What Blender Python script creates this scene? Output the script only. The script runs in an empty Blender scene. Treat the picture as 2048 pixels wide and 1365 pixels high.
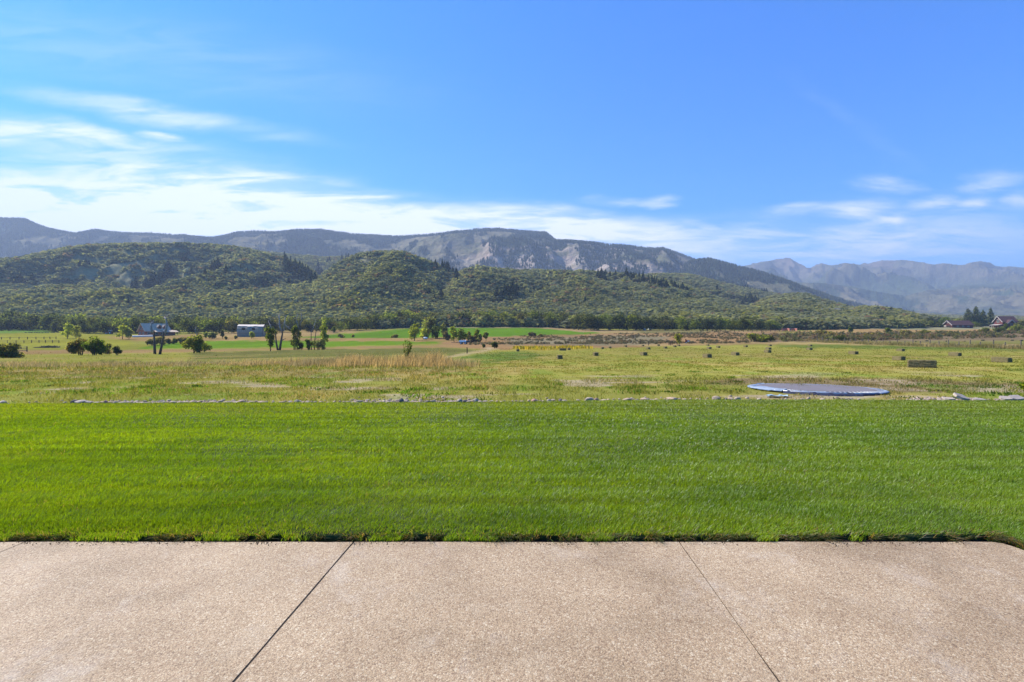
import bpy, bmesh, math, random
import numpy as np
from mathutils import Vector, Matrix

sc = bpy.context.scene
COL = sc.collection
R = math.radians
H = 1.55                       # eye height over the patio
F = 1024.0                     # focal length in pixels of the 2048 wide photograph
HOR = 672.0                    # row of the horizon

# ------------------------------------------------------------------ camera
cam_d = bpy.data.cameras.new("camera")
cam = bpy.data.objects.new("camera", cam_d)
COL.objects.link(cam)
cam.location = (0, 0, H)
cam.rotation_euler = (R(90), 0, 0)
cam_d.sensor_width = 36
cam_d.lens = 18
cam_d.shift_y = -(682.5 - HOR) / 2048
cam_d.clip_start = 0.05
cam_d.clip_end = 40000
sc.camera = cam

# ------------------------------------------------------------------ light
SUN_AZ, SUN_EL = 64.0, 45.0    # degrees to the west of the view direction, degrees up
sv = Vector((-math.sin(R(SUN_AZ)) * math.cos(R(SUN_EL)), math.cos(R(SUN_AZ)) * math.cos(R(SUN_EL)), math.sin(R(SUN_EL))))
sl = bpy.data.lights.new("sun", 'SUN')
sl.energy = 5.0
sl.angle = R(0.53)
sl.color = (1.0, 0.93, 0.82)
so = bpy.data.objects.new("sun", sl)
COL.objects.link(so)
so.rotation_euler = sv.to_track_quat('Z', 'Y').to_euler()

sc.view_settings.view_transform = 'Standard'
sc.view_settings.look = 'None'
sc.view_settings.exposure = 1.32
sc.view_settings.gamma = 1
sc.cycles.use_denoising = True
sc.cycles.max_bounces = 6
sc.cycles.diffuse_bounces = 2
sc.cycles.transmission_bounces = 3
sc.cycles.volume_bounces = 0

world = bpy.data.worlds.new("World")
sc.world = world
world.use_nodes = True
WT = world.node_tree
WT.nodes.clear()


class NT:
    """small node-graph helper"""
    def __init__(self, tree):
        self.t = tree

    def n(self, kind, ins=None, **props):
        nd = self.t.nodes.new(kind)
        for k, v in props.items():
            setattr(nd, k, v)
        for k, v in (ins or {}).items():
            s = nd.inputs[k]
            if isinstance(v, bpy.types.NodeSocket):
                self.t.links.new(v, s)
            else:
                s.default_value = v
        return nd

    def m(self, op, a, b=0.0, c=None, clamp=False):
        ins = {0: a, 1: b}
        if c is not None:
            ins[2] = c
        return self.n('ShaderNodeMath', ins, operation=op, use_clamp=clamp).outputs[0]

    def mixc(self, f, a, b, blend='MIX'):
        nd = self.n('ShaderNodeMix', None, data_type='RGBA', blend_type=blend)
        for i, v in ((0, f), (6, a), (7, b)):
            if isinstance(v, bpy.types.NodeSocket):
                self.t.links.new(v, nd.inputs[i])
            else:
                nd.inputs[i].default_value = v if i == 0 else (tuple(v) + (1,))[:4]
        return nd.outputs[2]

    def ramp(self, f, stops, interp='LINEAR'):
        nd = self.n('ShaderNodeValToRGB', {0: f})
        cr = nd.color_ramp
        cr.interpolation = interp
        while len(cr.elements) < len(stops):
            cr.elements.new(0.5)
        for e, (p, c) in zip(cr.elements, stops):
            e.position = p
            e.color = (tuple(c) + (1,))[:4] if not isinstance(c, (int, float)) else (c, c, c, 1)
        return nd.outputs[0]

    def noise(self, vec, scale, detail=3, rough=0.55, dist=0.0):
        nd = self.n('ShaderNodeTexNoise', {'Scale': scale, 'Detail': detail, 'Roughness': rough, 'Distortion': dist})
        if vec is not None:
            self.t.links.new(vec, nd.inputs['Vector'])
        return nd.outputs[0]

    def remap(self, v, a, b, c=0.0, d=1.0, smooth=False):
        return self.n('ShaderNodeMapRange', {0: v, 1: a, 2: b, 3: c, 4: d}, clamp=True,
                      interpolation_type='SMOOTHSTEP' if smooth else 'LINEAR').outputs[0]


g = NT(WT)
sky = g.n('ShaderNodeTexSky', None, sky_type='NISHITA', sun_disc=False, sun_elevation=R(SUN_EL), sun_rotation=R(-SUN_AZ),
          altitude=1800, air_density=1.0, dust_density=0.6, ozone_density=2.5)
hs = g.n('ShaderNodeHueSaturation', {'Hue': 0.483, 'Saturation': 1.42, 'Value': 1.0, 'Color': sky.outputs[0]})
skycol = g.mixc(1.0, hs.outputs[0], (0.10, 0.86, 1.55), 'MULTIPLY')
tc = g.n('ShaderNodeTexCoord')
sep = g.n('ShaderNodeSeparateXYZ', {0: tc.outputs['Generated']})
yy = g.m('MAXIMUM', sep.outputs[1], 0.06)
ca = g.m('DIVIDE', sep.outputs[0], yy)
ce = g.m('DIVIDE', sep.outputs[2], yy)
flat = g.n('ShaderNodeCombineXYZ', {0: ca, 1: ce, 2: 0.0}).outputs[0]
# wind-drawn warp of the cirrus, in directions of the sky dome
wmap = g.n('ShaderNodeMapping', {'Vector': flat, 'Rotation': (0, 0, R(8)), 'Scale': (3.0, 11.0, 1)}).outputs[0]
w1 = g.n('ShaderNodeTexNoise', {'Vector': wmap, 'Scale': 1.6, 'Detail': 5.0, 'Roughness': 0.6})
woff = g.n('ShaderNodeVectorMath', {0: w1.outputs[1], 1: (0.5, 0.5, 0.5)}, operation='SUBTRACT').outputs[0]
wsc = g.n('ShaderNodeVectorMath', {0: woff, 1: (0.16, 0.045, 0.0)}, operation='MULTIPLY').outputs[0]
wf = g.n('ShaderNodeVectorMath', {0: flat, 1: wsc}, operation='ADD').outputs[0]
streak = g.noise(g.n('ShaderNodeMapping', {'Vector': flat, 'Rotation': (0, 0, R(9)), 'Scale': (2.2, 15.0, 1)}).outputs[0], 2.2, 7, 0.62, 0.6)
streak = g.remap(streak, 0.32, 0.66, 0.30, 1.18, True)
fine = g.noise(g.n('ShaderNodeMapping', {'Vector': wf, 'Rotation': (0, 0, R(10)), 'Scale': (5.0, 40.0, 1)}).outputs[0], 2.4, 6, 0.7, 0.4)
streak = g.m('MULTIPLY', streak, g.remap(fine, 0.3, 0.65, 0.86, 1.08))
CLOUDS = [(310, 228, -9.5, 360, 26, .62), (330, 272, -9, 62, 13, 1.1), (80, 262, -12, 150, 26, .62), (5, 272, -5, 80, 22, .55),
          (195, 266, -13, 130, 20, .6), (350, 338, -11, 480, 66, .55), (480, 362, -4, 300, 22, .42), (150, 405, -5, 840, 92, 1.0),
          (60, 455, -1, 1250, 92, 1.15), (850, 442, -3, 560, 40, .72), (1060, 427, -3, 190, 24, .5), (690, 400, -3, 160, 14, .4),
          (1765, 368, -8, 66, 22, .75), (1600, 415, 3, 74, 18, .55), (1718, 418, 0, 78, 20, .6), (1803, 438, 4, 46, 13, .6),
          (1865, 405, 6, 50, 18, .5), (1985, 365, 6, 80, 24, .6), (1950, 405, 10, 46, 18, .5), (2050, 398, 5, 40, 22, .65),
          (1235, 403, 0, 76, 13, .45), (1312, 402, 3, 40, 14, .6), (1410, 447, -8, 36, 9, .35), (1850, 452, 4, 460, 74, .30),
          (1350, 492, 0, 1050, 62, .55), (1720, 250, -35, 200, 26, .05), (200, 95, -8, 700, 90, .16), (1150, 465, -3, 300, 26, 0.30)]
acc = None
for (px, py, rot, hl, hw, st) in CLOUDS:
    mp = g.n('ShaderNodeMapping', {'Vector': wf, 'Location': ((px - 1024) / F, (HOR - py) / F, 0), 'Rotation': (0, 0, R(rot)),
                                   'Scale': (hl / F, hw / F, 1)}, vector_type='TEXTURE').outputs[0]
    ln = g.n('ShaderNodeVectorMath', {0: mp}, operation='LENGTH').outputs['Value']
    v = g.remap(ln, 0.0, 1.25, st, 0.0, True)
    acc = v if acc is None else g.m('ADD', acc, v)
cl = g.m('MULTIPLY', acc, streak)
cl = g.m('MULTIPLY', cl, g.remap(sep.outputs[1], 0.05, 0.25))
cl = g.m('MINIMUM', cl, 0.95)
cloudcol = g.mixc(g.remap(ce, 0.12, 0.5), (7.5, 7.5, 7.4), (4.9, 5.5, 6.0))
skymix = g.mixc(cl, skycol, cloudcol)
bg = g.n('ShaderNodeBackground', {'Color': skymix, 'Strength': 0.085})
wo = g.n('ShaderNodeOutputWorld')
WT.links.new(bg.outputs[0], wo.inputs['Surface'])

# ------------------------------------------------------------------ numbers
rng = np.random.default_rng(7)
random.seed(7)
_T = np.random.default_rng(99).random((256, 256))


def vn(x, y):
    ix = np.floor(x).astype(np.int64)
    iy = np.floor(y).astype(np.int64)
    fx = x - ix
    fy = y - iy
    fx = fx * fx * fx * (fx * (fx * 6 - 15) + 10)
    fy = fy * fy * fy * (fy * (fy * 6 - 15) + 10)
    a = _T[ix & 255, iy & 255]
    b = _T[(ix + 1) & 255, iy & 255]
    c = _T[ix & 255, (iy + 1) & 255]
    d = _T[(ix + 1) & 255, (iy + 1) & 255]
    return (a * (1 - fx) + b * fx) * (1 - fy) + (c * (1 - fx) + d * fx) * fy


def fbm(x, y, oct=4, gain=0.5):
    s = 0
    amp = 1.0
    tot = 0
    for i in range(oct):
        s = s + amp * vn(x * 2 ** i + 17.3 * i, y * 2 ** i + 9.1 * i)
        tot += amp
        amp *= gain
    return s / tot


def ridged(x, y, oct=4):
    s = 0
    amp = 1.0
    tot = 0
    for i in range(oct):
        s = s + amp * (1 - np.abs(2 * vn(x * 2 ** i + 5.7 * i, y * 2 ** i + 31.1 * i) - 1))
        tot += amp
        amp *= 0.5
    return s / tot


def sstep(a, b, v):
    t = np.clip((v - a) / (b - a), 0, 1)
    return t * t * (3 - 2 * t)


# ------------------------------------------------------------------ the lie of the land
G_PX = [-800, 0, 500, 1000, 1500, 2048, 2900]
G_Y = np.array([12, 26, 34, 46, 60, 85, 130, 160, 200, 245, 330, 420], float)
G_PY = np.array([
    [804.7, 742, 731, 722, 716, 710, 704, 698, 688, 677, 662, 652],
    [804.7, 740, 730, 721, 715, 709, 703, 697, 686, 675, 661, 651],
    [804.7, 740, 730, 721, 715, 709, 701, 695, 684, 673, 661, 651],
    [804.7, 737, 728, 720, 712, 703, 695, 689, 681, 672, 657, 650],
    [804.7, 736, 728, 721, 711, 700.5, 691, 686, 677, 670, 661, 653],
    [804.7, 736, 728, 720.5, 710, 699, 690, 685, 678, 670, 660, 655],
    [804.7, 736, 728, 720.5, 710, 699, 690, 685, 678, 670, 660, 655]])
G_Z = H + (HOR - G_PY) / F * G_Y[None, :]


def zbase(px, Y):
    ly = np.log(np.clip(Y, 12, 420))
    lg = np.log(G_Y)
    cols = [np.interp(ly, lg, G_Z[i]) for i in range(len(G_PX))]
    out = np.zeros_like(ly)
    for i in range(len(G_PX) - 1):
        a, b = G_PX[i], G_PX[i + 1]
        lo = -1e9 if i == 0 else a
        hi = 1e9 if i == len(G_PX) - 2 else b
        mk = (px >= lo) & (px < hi)
        t = np.clip((px - a) / (b - a), 0, 1)
        out = np.where(mk, cols[i] * (1 - t) + cols[i + 1] * t, out)
    out = out + np.clip(Y - 420, 0, None) * 0.035
    X = (px - 1024) / F * Y
    out = out + (fbm(X / 6.0, Y / 6.0, 3) - 0.5) * 0.16 * sstep(13, 30, Y) * np.clip(Y / 60, 0, 1)
    out = out + (fbm(X / 35.0, Y / 35.0, 3) - 0.5) * 1.1 * sstep(120, 300, Y)
    return out - 0.06 * (1 - sstep(11.8, 13.2, Y))


# hill and mountain layers: name, distance, rise before it, fall after it, skyline (px, py), vegetation height, spur size
LAYERS = [
    ('A', 930, 590, 300, [(-700, 640), (-400, 590), (-150, 548), (0, 527), (60, 519), (130, 504), (180, 497), (260, 494), (360, 493),
                          (440, 496), (500, 504), (560, 520), (610, 538), (640, 566), (700, 620), (780, 690)], 1, 230, 0.62),
    ('Z', 1250, 420, 300, [(300, 560), (420, 520), (480, 502), (530, 507), (590, 513), (650, 519), (690, 516), (740, 516), (850, 560), (950, 640)], 1, 260, .12),
    ('B', 780, 430, 260, [(440, 690), (520, 625), (600, 580), (640, 563), (680, 534), (720, 514), (760, 509), (800, 510), (830, 521), (870, 536),
                          (900, 549), (930, 565), (990, 605), (1060, 680)], 1, 190, 0.55),
    ('C', 800, 430, 260, [(830, 690), (880, 575), (910, 556), (930, 546), (960, 541), (1000, 544), (1040, 548), (1100, 548), (1180, 550),
                          (1230, 553), (1290, 560), (1340, 569), (1400, 590), (1450, 612), (1520, 690)], 1, 170, 0.52),
    ('Q', 1080, 480, 300, [(1150, 660), (1210, 575), (1260, 560), (1300, 553), (1340, 551), (1380, 553), (1430, 565), (1480, 578), (1540, 589),
                           (1600, 600), (1700, 635), (1800, 690)], 1, 230, 0.38),
    ('S', 640, 270, 200, [(1400, 690), (1480, 628), (1540, 604), (1570, 596), (1600, 595), (1630, 604), (1660, 612), (1700, 624), (1740, 622),
                          (1800, 631), (1850, 643), (1900, 652), (1990, 660)], 1, 150, 0.36),
    ('E', 560, 220, 500, [(-700, 600), (0, 592), (200, 588), (420, 594), (600, 590), (800, 596), (1000, 606), (1200, 606), (1400, 614),
                          (1540, 630), (1700, 646), (1850, 655)], 1, 120, 0.42),
    ('M', 2600, 1300, 1500, [(-900, 470), (-300, 452), (0, 442), (50, 443), (80, 457), (110, 465), (150, 472), (190, 465), (230, 470), (320, 473),
                             (420, 480), (440, 479), (470, 470), (500, 468), (540, 469), (600, 465), (640, 464), (700, 472), (780, 477), (850, 474),
                             (900, 469), (950, 463), (1000, 462), (1060, 467), (1090, 468), (1098, 473), (1112, 485), (1140, 486), (1200, 491), (1260, 496),
                             (1310, 501), (1326, 500), (1340, 505), (1390, 523), (1440, 545), (1480, 562), (1560, 596), (1680, 650)], 1, 620, 0.36),
    ('N', 2050, 900, 800, [(1180, 690), (1280, 590), (1340, 548), (1380, 527), (1415, 522), (1440, 528), (1500, 543), (1550, 558), (1600, 577),
                           (1680, 603), (1760, 625), (1880, 650)], 1, 380, 0.34),
    ('P', 5200, 2300, 2000, [(1280, 600), (1380, 560), (1440, 545), (1478, 534), (1500, 530), (1520, 525), (1545, 521), (1562, 518), (1580, 518), (1592, 524), (1605, 531), (1614, 536), (1622, 536),
        (1630, 532), (1644, 528), (1660, 531), (1668, 531), (1680, 529), (1690, 526), (1708, 529), (1722, 530), (1740, 527), (1752, 524), (1764, 521), (1790, 522), (1802, 520), (1815, 522),
        (1830, 523), (1850, 527), (1870, 530), (1885, 527), (1900, 528), (1915, 531), (1930, 530), (1945, 525), (1958, 523), (1970, 524), (1980, 527), (1990, 532), (2005, 535), (2020, 533),
        (2048, 536), (2300, 528), (2900, 540)], 1, 800, 0.75),
    ('L', 3600, 1500, 900, [(1440, 640), (1500, 590), (1560, 566), (1640, 566), (1700, 573), (1760, 585), (1810, 592), (1860, 580), (1920, 572), (2000, 566),
                            (2100, 560), (2500, 560)], 1, 480, 0.62),
    ('K', 1900, 900, 700, [(1500, 680), (1600, 634), (1700, 628), (1800, 630), (1900, 634), (2048, 636), (2900, 630)], 1, 300, 0.30),
]


def terrain(px, Y):
    px = np.asarray(px, float)
    Y = np.asarray(Y, float)
    base = zbase(px, Y)
    X = (px - 1024) / F * Y
    d = np.zeros_like(base)
    for (nm, D, Wf, Wb, S, k, sp, amp) in LAYERS:
        sx = [p[0] for p in S]
        sy = [p[1] for p in S]
        jit = (fbm(px / (11.0 if D > 5000 else 26.0) + D, px * 0 + D * .37, 4) - 0.5) * (7.0 if D > 5000 else 7.0 if D > 3000 else 5.0 if D > 1500 else 3.0)
        s = np.interp(px, sx, sy, left=sy[0], right=sy[-1]) + jit * np.clip(1 - np.abs(Y - D) / (.12 * Wf), 0, 1)
        Rz = H + (HOR - s) / F * D
        t = (Y - (D - Wf)) / Wf
        tf = np.clip(t, 0, 1)
        wob = 0.5 + 0.5 * tf
        pf = 0.55 * tf * tf * (3 - 2 * tf) + 0.45 * (1 - (1 - tf) ** 1.8) * wob
        tb = np.clip((Y - D) / Wb, 0, 1)
        pb = 1 - tb * tb * (3 - 2 * tb) * (0.75 if D < 1500 else 0.6)
        p = np.where(Y < D, pf, pb)
        hgt = np.clip(Rz - base, 0, None)
        rg = ridged(X / sp + D, Y / (sp * 1.35) + D * .1, 5) - 0.62
        rg2 = ridged(X / (sp * .28) + D, Y / (sp * .45) + D * .1, 4) - 0.62
        msk = np.clip(4 * p * (1 - p), 0, 1)
        li = hgt * np.clip(p + (rg * amp + rg2 * amp * (.4 if D < 1500 else .6)) * msk, 0, 1.02)
        cap = H + (Rz - H) / D * Y - base
        li = np.where(Y < D, np.minimum(li, np.clip(cap, 0, None)), li)
        kk = np.clip(0.35 * np.maximum(d, li), 0.01, 9 if D < 1500 else 16)
        h = np.clip(kk - np.abs(d - li), 0, None) / kk
        d = np.maximum(d, li) + h * h * kk * .25
    return base + d


def P(px, Y):
    """world point on the ground in the direction of photo column px at depth Y"""
    return Vector(((px - 1024) / F * Y, Y, float(terrain(np.array([px]), np.array([Y]))[0])))


_HY = np.exp(np.linspace(math.log(12.0), math.log(6000), 2600))


def hit(px, py, lo=12, hi=6000):
    """where the sight line through (px, py) first meets the ground"""
    z = terrain(np.full_like(_HY, px), _HY)
    ray = H + (HOR - py) / F * _HY
    ok = (ray <= z) & (_HY >= lo) & (_HY <= hi)
    i = int(np.argmax(ok)) if ok.any() else int(np.argmin(np.where((_HY >= lo) & (_HY <= hi), ray - z, 1e9)))
    Y = _HY[i]
    return Vector(((px - 1024) / F * Y, Y, z[i])), Y


# ------------------------------------------------------------------ mesh and object helpers
def link(o, parent=None):
    COL.objects.link(o)
    if parent:
        o.parent = parent
    return o


def fast_mesh(name, V, quads=None, tris=None, col=None, smooth=False):
    V = np.asarray(V, np.float32)
    parts, starts, off = [], [], 0
    if quads is not None and len(quads):
        q = np.asarray(quads, np.int32)
        parts.append(q.ravel())
        starts.append(np.arange(len(q), dtype=np.int32) * 4)
        off = q.size
    if tris is not None and len(tris):
        t = np.asarray(tris, np.int32)
        parts.append(t.ravel())
        starts.append(off + np.arange(len(t), dtype=np.int32) * 3)
    loops = np.concatenate(parts)
    starts = np.concatenate(starts)
    me = bpy.data.meshes.new(name)
    me.vertices.add(len(V))
    me.vertices.foreach_set('co', V.ravel())
    me.loops.add(len(loops))
    me.loops.foreach_set('vertex_index', loops)
    me.polygons.add(len(starts))
    me.polygons.foreach_set('loop_start', starts)
    me.update(calc_edges=True)
    if col is not None:
        c = np.ones((len(V), 4), np.float32)
        c[:, :3] = col
        a = me.attributes.new('col', 'FLOAT_COLOR', 'POINT')
        a.data.foreach_set('color', c.ravel())
    if smooth:
        me.polygons.foreach_set('use_smooth', np.ones(len(starts), bool))
    return me


def tag(o, label=None, cat=None, group=None, kind=None):
    if label:
        o['label'] = label
    if cat:
        o['category'] = cat
    if group:
        o['group'] = group
    if kind:
        o['kind'] = kind
    return o


def obj(name, me, mat=None, parent=None, loc=None):
    o = bpy.data.objects.new(name, me)
    if mat and not me.materials:
        me.materials.append(mat)
    if loc is not None:
        o.location = loc
    return link(o, parent)


def empty(name, loc, rz=0.0):
    o = bpy.data.objects.new(name, None)
    o.location = loc
    o.rotation_euler = (0, 0, rz)
    o.empty_display_size = 0.2
    return link(o)


class MB:
    """collects simple solids into one mesh"""
    def __init__(self):
        self.v, self.f = [], []

    def add(self, vs, fs):
        k = len(self.v)
        self.v += [tuple(p) for p in vs]
        self.f += [tuple(i + k for i in q) for q in fs]

    def box(self, c, s, rz=0.0, rx=0.0):
        m = Matrix.Rotation(rz, 3, 'Z') @ Matrix.Rotation(rx, 3, 'X')
        vs = []
        for dz in (-.5, .5):
            for dx, dy in ((-.5, -.5), (.5, -.5), (.5, .5), (-.5, .5)):
                vs.append(Vector(c) + m @ Vector((dx * s[0], dy * s[1], dz * s[2])))
        self.add(vs, [(3, 2, 1, 0), (4, 5, 6, 7), (0, 1, 5, 4), (1, 2, 6, 5), (2, 3, 7, 6), (3, 0, 4, 7)])

    def prism(self, poly, y0, y1):
        """outline in x,z pushed along y"""
        n = len(poly)
        vs = [(x, y0, z) for x, z in poly] + [(x, y1, z) for x, z in poly]
        self.add(vs, [tuple(range(n)), tuple(range(2 * n - 1, n - 1, -1))] + [(i, i + n, (i + 1) % n + n, (i + 1) % n) for i in range(n)])

    def slab(self, a, b, c, d, t):
        """a thick sheet over four corners"""
        a, b, c, d = map(Vector, (a, b, c, d))
        n = (b - a).cross(d - a).normalized() * t
        vs = [a, b, c, d, a - n, b - n, c - n, d - n]
        self.add(vs, [(0, 1, 2, 3), (7, 6, 5, 4), (0, 4, 5, 1), (1, 5, 6, 2), (2, 6, 7, 3), (3, 7, 4, 0)])

    def tube(self, pts, rads, n=7):
        pts = [Vector(p) for p in pts]
        k = len(self.v)
        rings = []
        for i, p in enumerate(pts):
            d = (pts[min(i + 1, len(pts) - 1)] - pts[max(i - 1, 0)]).normalized()
            u = d.cross(Vector((0.31, 0.93, 0.17)))
            if u.length < 1e-3:
                u = d.cross(Vector((1, 0, 0)))
            u.normalize()
            w = d.cross(u)
            r = rads[i] if isinstance(rads, (list, tuple)) else rads
            rings.append([p + (u * math.cos(2 * math.pi * j / n) + w * math.sin(2 * math.pi * j / n)) * r for j in range(n)])
        for r_ in rings:
            self.v += [tuple(q) for q in r_]
        for i in range(len(pts) - 1):
            for j in range(n):
                self.f.append((k + i * n + j, k + i * n + (j + 1) % n, k + (i + 1) * n + (j + 1) % n, k + (i + 1) * n + j))
        self.f.append(tuple(k + j for j in range(n - 1, -1, -1)))
        self.f.append(tuple(k + (len(pts) - 1) * n + j for j in range(n)))

    def mesh(self, name, smooth=False):
        me = bpy.data.meshes.new(name)
        me.from_pydata(self.v, [], self.f)
        if smooth:
            for p in me.polygons:
                p.use_smooth = True
        me.update()
        return me

    def build(self, name, mat, parent=None, loc=None, smooth=False):
        return obj(name, self.mesh(name, smooth), mat, parent, loc)


# ------------------------------------------------------------------ materials
def newmat(name):
    m = bpy.data.materials.new(name)
    m.use_nodes = True
    m.node_tree.nodes.clear()
    n = NT(m.node_tree)
    out = n.n('ShaderNodeOutputMaterial')
    return m, n, out


def plain(name, c, rough=0.8, var=0.25, scale=3.0, spec=0.25, metal=0.0, bump=0.0, c2=None):
    m, n, out = newmat(name)
    t = n.n('ShaderNodeTexCoord').outputs['Object']
    f = n.noise(t, scale, 5, 0.65)
    d = c2 if c2 else tuple(v * (1 - var) for v in c)
    e = tuple(min(v * (1 + var * .6), 1) for v in c)
    col = n.ramp(f, [(0.3, d), (0.7, e)])
    b = n.n('ShaderNodeBsdfPrincipled', {'Base Color': col, 'Roughness': rough, 'Specular IOR Level': spec, 'Metallic': metal})
    if bump:
        bp = n.n('ShaderNodeBump', {'Strength': bump, 'Distance': 0.03, 'Height': n.noise(t, scale * 6, 4, 0.7)})
        m.node_tree.links.new(bp.outputs[0], b.inputs['Normal'])
    m.node_tree.links.new(b.outputs[0], out.inputs[0])
    return m


def planked(name, c, c2, period, axis='X', rough=0.75, metal=0.0, spec=0.2):
    """boards or ribs: a repeating line pattern along one axis"""
    m, n, out = newmat(name)
    t = n.n('ShaderNodeTexCoord').outputs['Object']
    s = n.n('ShaderNodeSeparateXYZ', {0: t})
    a = s.outputs['XYZ'.index(axis)]
    fr = n.m('FRACT', n.m('DIVIDE', a, period))
    line = n.remap(fr, 0.0, 0.14, 0.0, 1.0)
    idx = n.m('FLOOR', n.m('DIVIDE', a, period))
    wn = n.n('ShaderNodeTexWhiteNoise', {'W': idx}, noise_dimensions='1D').outputs[0]
    col = n.mixc(n.m('ADD', n.m('MULTIPLY', wn, 0.6), n.m('MULTIPLY', n.noise(t, 1.3, 5, .7), 0.5)), c, c2)
    col = n.mixc(n.m('SUBTRACT', 1.0, line), col, tuple(v * .35 for v in c))
    b = n.n('ShaderNodeBsdfPrincipled', {'Base Color': col, 'Roughness': rough, 'Metallic': metal, 'Specular IOR Level': spec})
    m.node_tree.links.new(b.outputs[0], out.inputs[0])
    return m


def leafmat(name, transl=0.35, gloss=0.0, rough=0.5, vary=0.3, tscale=(1.25, 1.3, 0.55)):
    m, n, out = newmat(name)
    at = n.n('ShaderNodeAttribute', None, attribute_name='col')
    oi = n.n('ShaderNodeObjectInfo')
    v = n.remap(oi.outputs['Random'], 0, 1, 1 - vary * .5, 1 + vary * .5)
    col = n.n('ShaderNodeHueSaturation', {'Hue': n.remap(oi.outputs['Random'], 0, 1, 0.492, 0.508), 'Saturation': 1.0, 'Value': v,
                                          'Color': at.outputs['Color']}).outputs[0]
    d = n.n('ShaderNodeBsdfDiffuse', {'Color': col, 'Roughness': 0.6})
    tcol = n.mixc(1.0, col, tscale, 'MULTIPLY')
    t = n.n('ShaderNodeBsdfTranslucent', {'Color': tcol})
    mx = n.n('ShaderNodeMixShader', {0: transl, 1: d.outputs[0], 2: t.outputs[0]})
    res = mx.outputs[0]
    if gloss:
        gl = n.n('ShaderNodeBsdfGlossy', {'Color': (0.9, 0.95, 1.0, 1), 'Roughness': rough})
        lw = n.n('ShaderNodeLayerWeight', {'Blend': 0.35})
        fac = n.m('MULTIPLY', n.m('ADD', lw.outputs['Fresnel'], 0.15), gloss, clamp=True)
        res = n.n('ShaderNodeMixShader', {0: fac, 1: res, 2: gl.outputs[0]}).outputs[0]
    m.node_tree.links.new(res, out.inputs[0])
    return m


M = {}
M['leaf'] = leafmat('leaf', 0.60, tscale=(1.6, 1.6, 0.6))
M['needle'] = leafmat('needle', 0.10, vary=0.25)
M['scrub'] = leafmat('scrub_leaf', 0.42, vary=0, tscale=(1.3, 1.3, 0.7))
M['blade'] = leafmat('grass_blade', 0.48, gloss=0.032, rough=0.5, vary=0, tscale=(1.35, 1.25, 0.35))
M['drygrass'] = leafmat('dry_grass_blade', 0.45, vary=0, tscale=(1.15, 1.05, 0.8))
M['bark'] = plain('bark', (0.11, 0.078, 0.055), 0.95, 0.45, 4.0, bump=0.4)
M['deadwood'] = plain('dead_wood', (.27, .235, .21), 0.9, 0.45, 2.0)
M['post'] = plain('weathered_post', (.15, .12, .095), 0.9, 0.4, 2.0)
M['darkpost'] = plain('dark_post', (0.045, 0.03, 0.024), 0.9, 0.4, 2.0)
M['railwood'] = plain('rail_wood', (0.10, 0.055, 0.032), 0.9, 0.4, 2.0)
M['wire'] = plain('fence_wire', (0.22, 0.2, 0.18), 0.5, 0.2, 2.0, metal=0.6)


def terrain_mat(name, s1, s2, amt, bump=0.0, bscale=1.0, spec=0.0):
    m, n, out = newmat(name)
    t = n.n('ShaderNodeTexCoord').outputs['Object']
    at = n.n('ShaderNodeAttribute', None, attribute_name='col')
    f1 = n.noise(t, s1, 6, 0.7)
    f2 = n.noise(t, s2, 4, 0.6)
    v = n.m('ADD', n.remap(f1, 0.25, 0.75, 1 - amt, 1 + amt), n.remap(f2, 0.3, 0.7, -amt * .6, amt * .6))
    col = n.n('ShaderNodeHueSaturation', {'Hue': n.remap(f2, 0.3, 0.7, 0.488, 0.512), 'Saturation': 1.0, 'Value': v, 'Color': at.outputs['Color']}).outputs[0]
    b = n.n('ShaderNodeBsdfPrincipled', {'Base Color': col, 'Roughness': 0.95, 'Specular IOR Level': spec})
    if bump:
        bp = n.n('ShaderNodeBump', {'Strength': bump, 'Distance': bscale, 'Height': f1})
        m.node_tree.links.new(bp.outputs[0], b.inputs['Normal'])
    m.node_tree.links.new(b.outputs[0], out.inputs[0])
    return m


M['field'] = terrain_mat('field_ground', 1.1, 9.0, 0.22, 0.5, 0.12)
M['hill'] = terrain_mat('hill_ground', 0.06, 0.4, 0.25, 0.4, 2.0)
M['mountain'] = terrain_mat('mountain_ground', 0.014, 0.05, 0.26, 1.0, 30.0)

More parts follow.
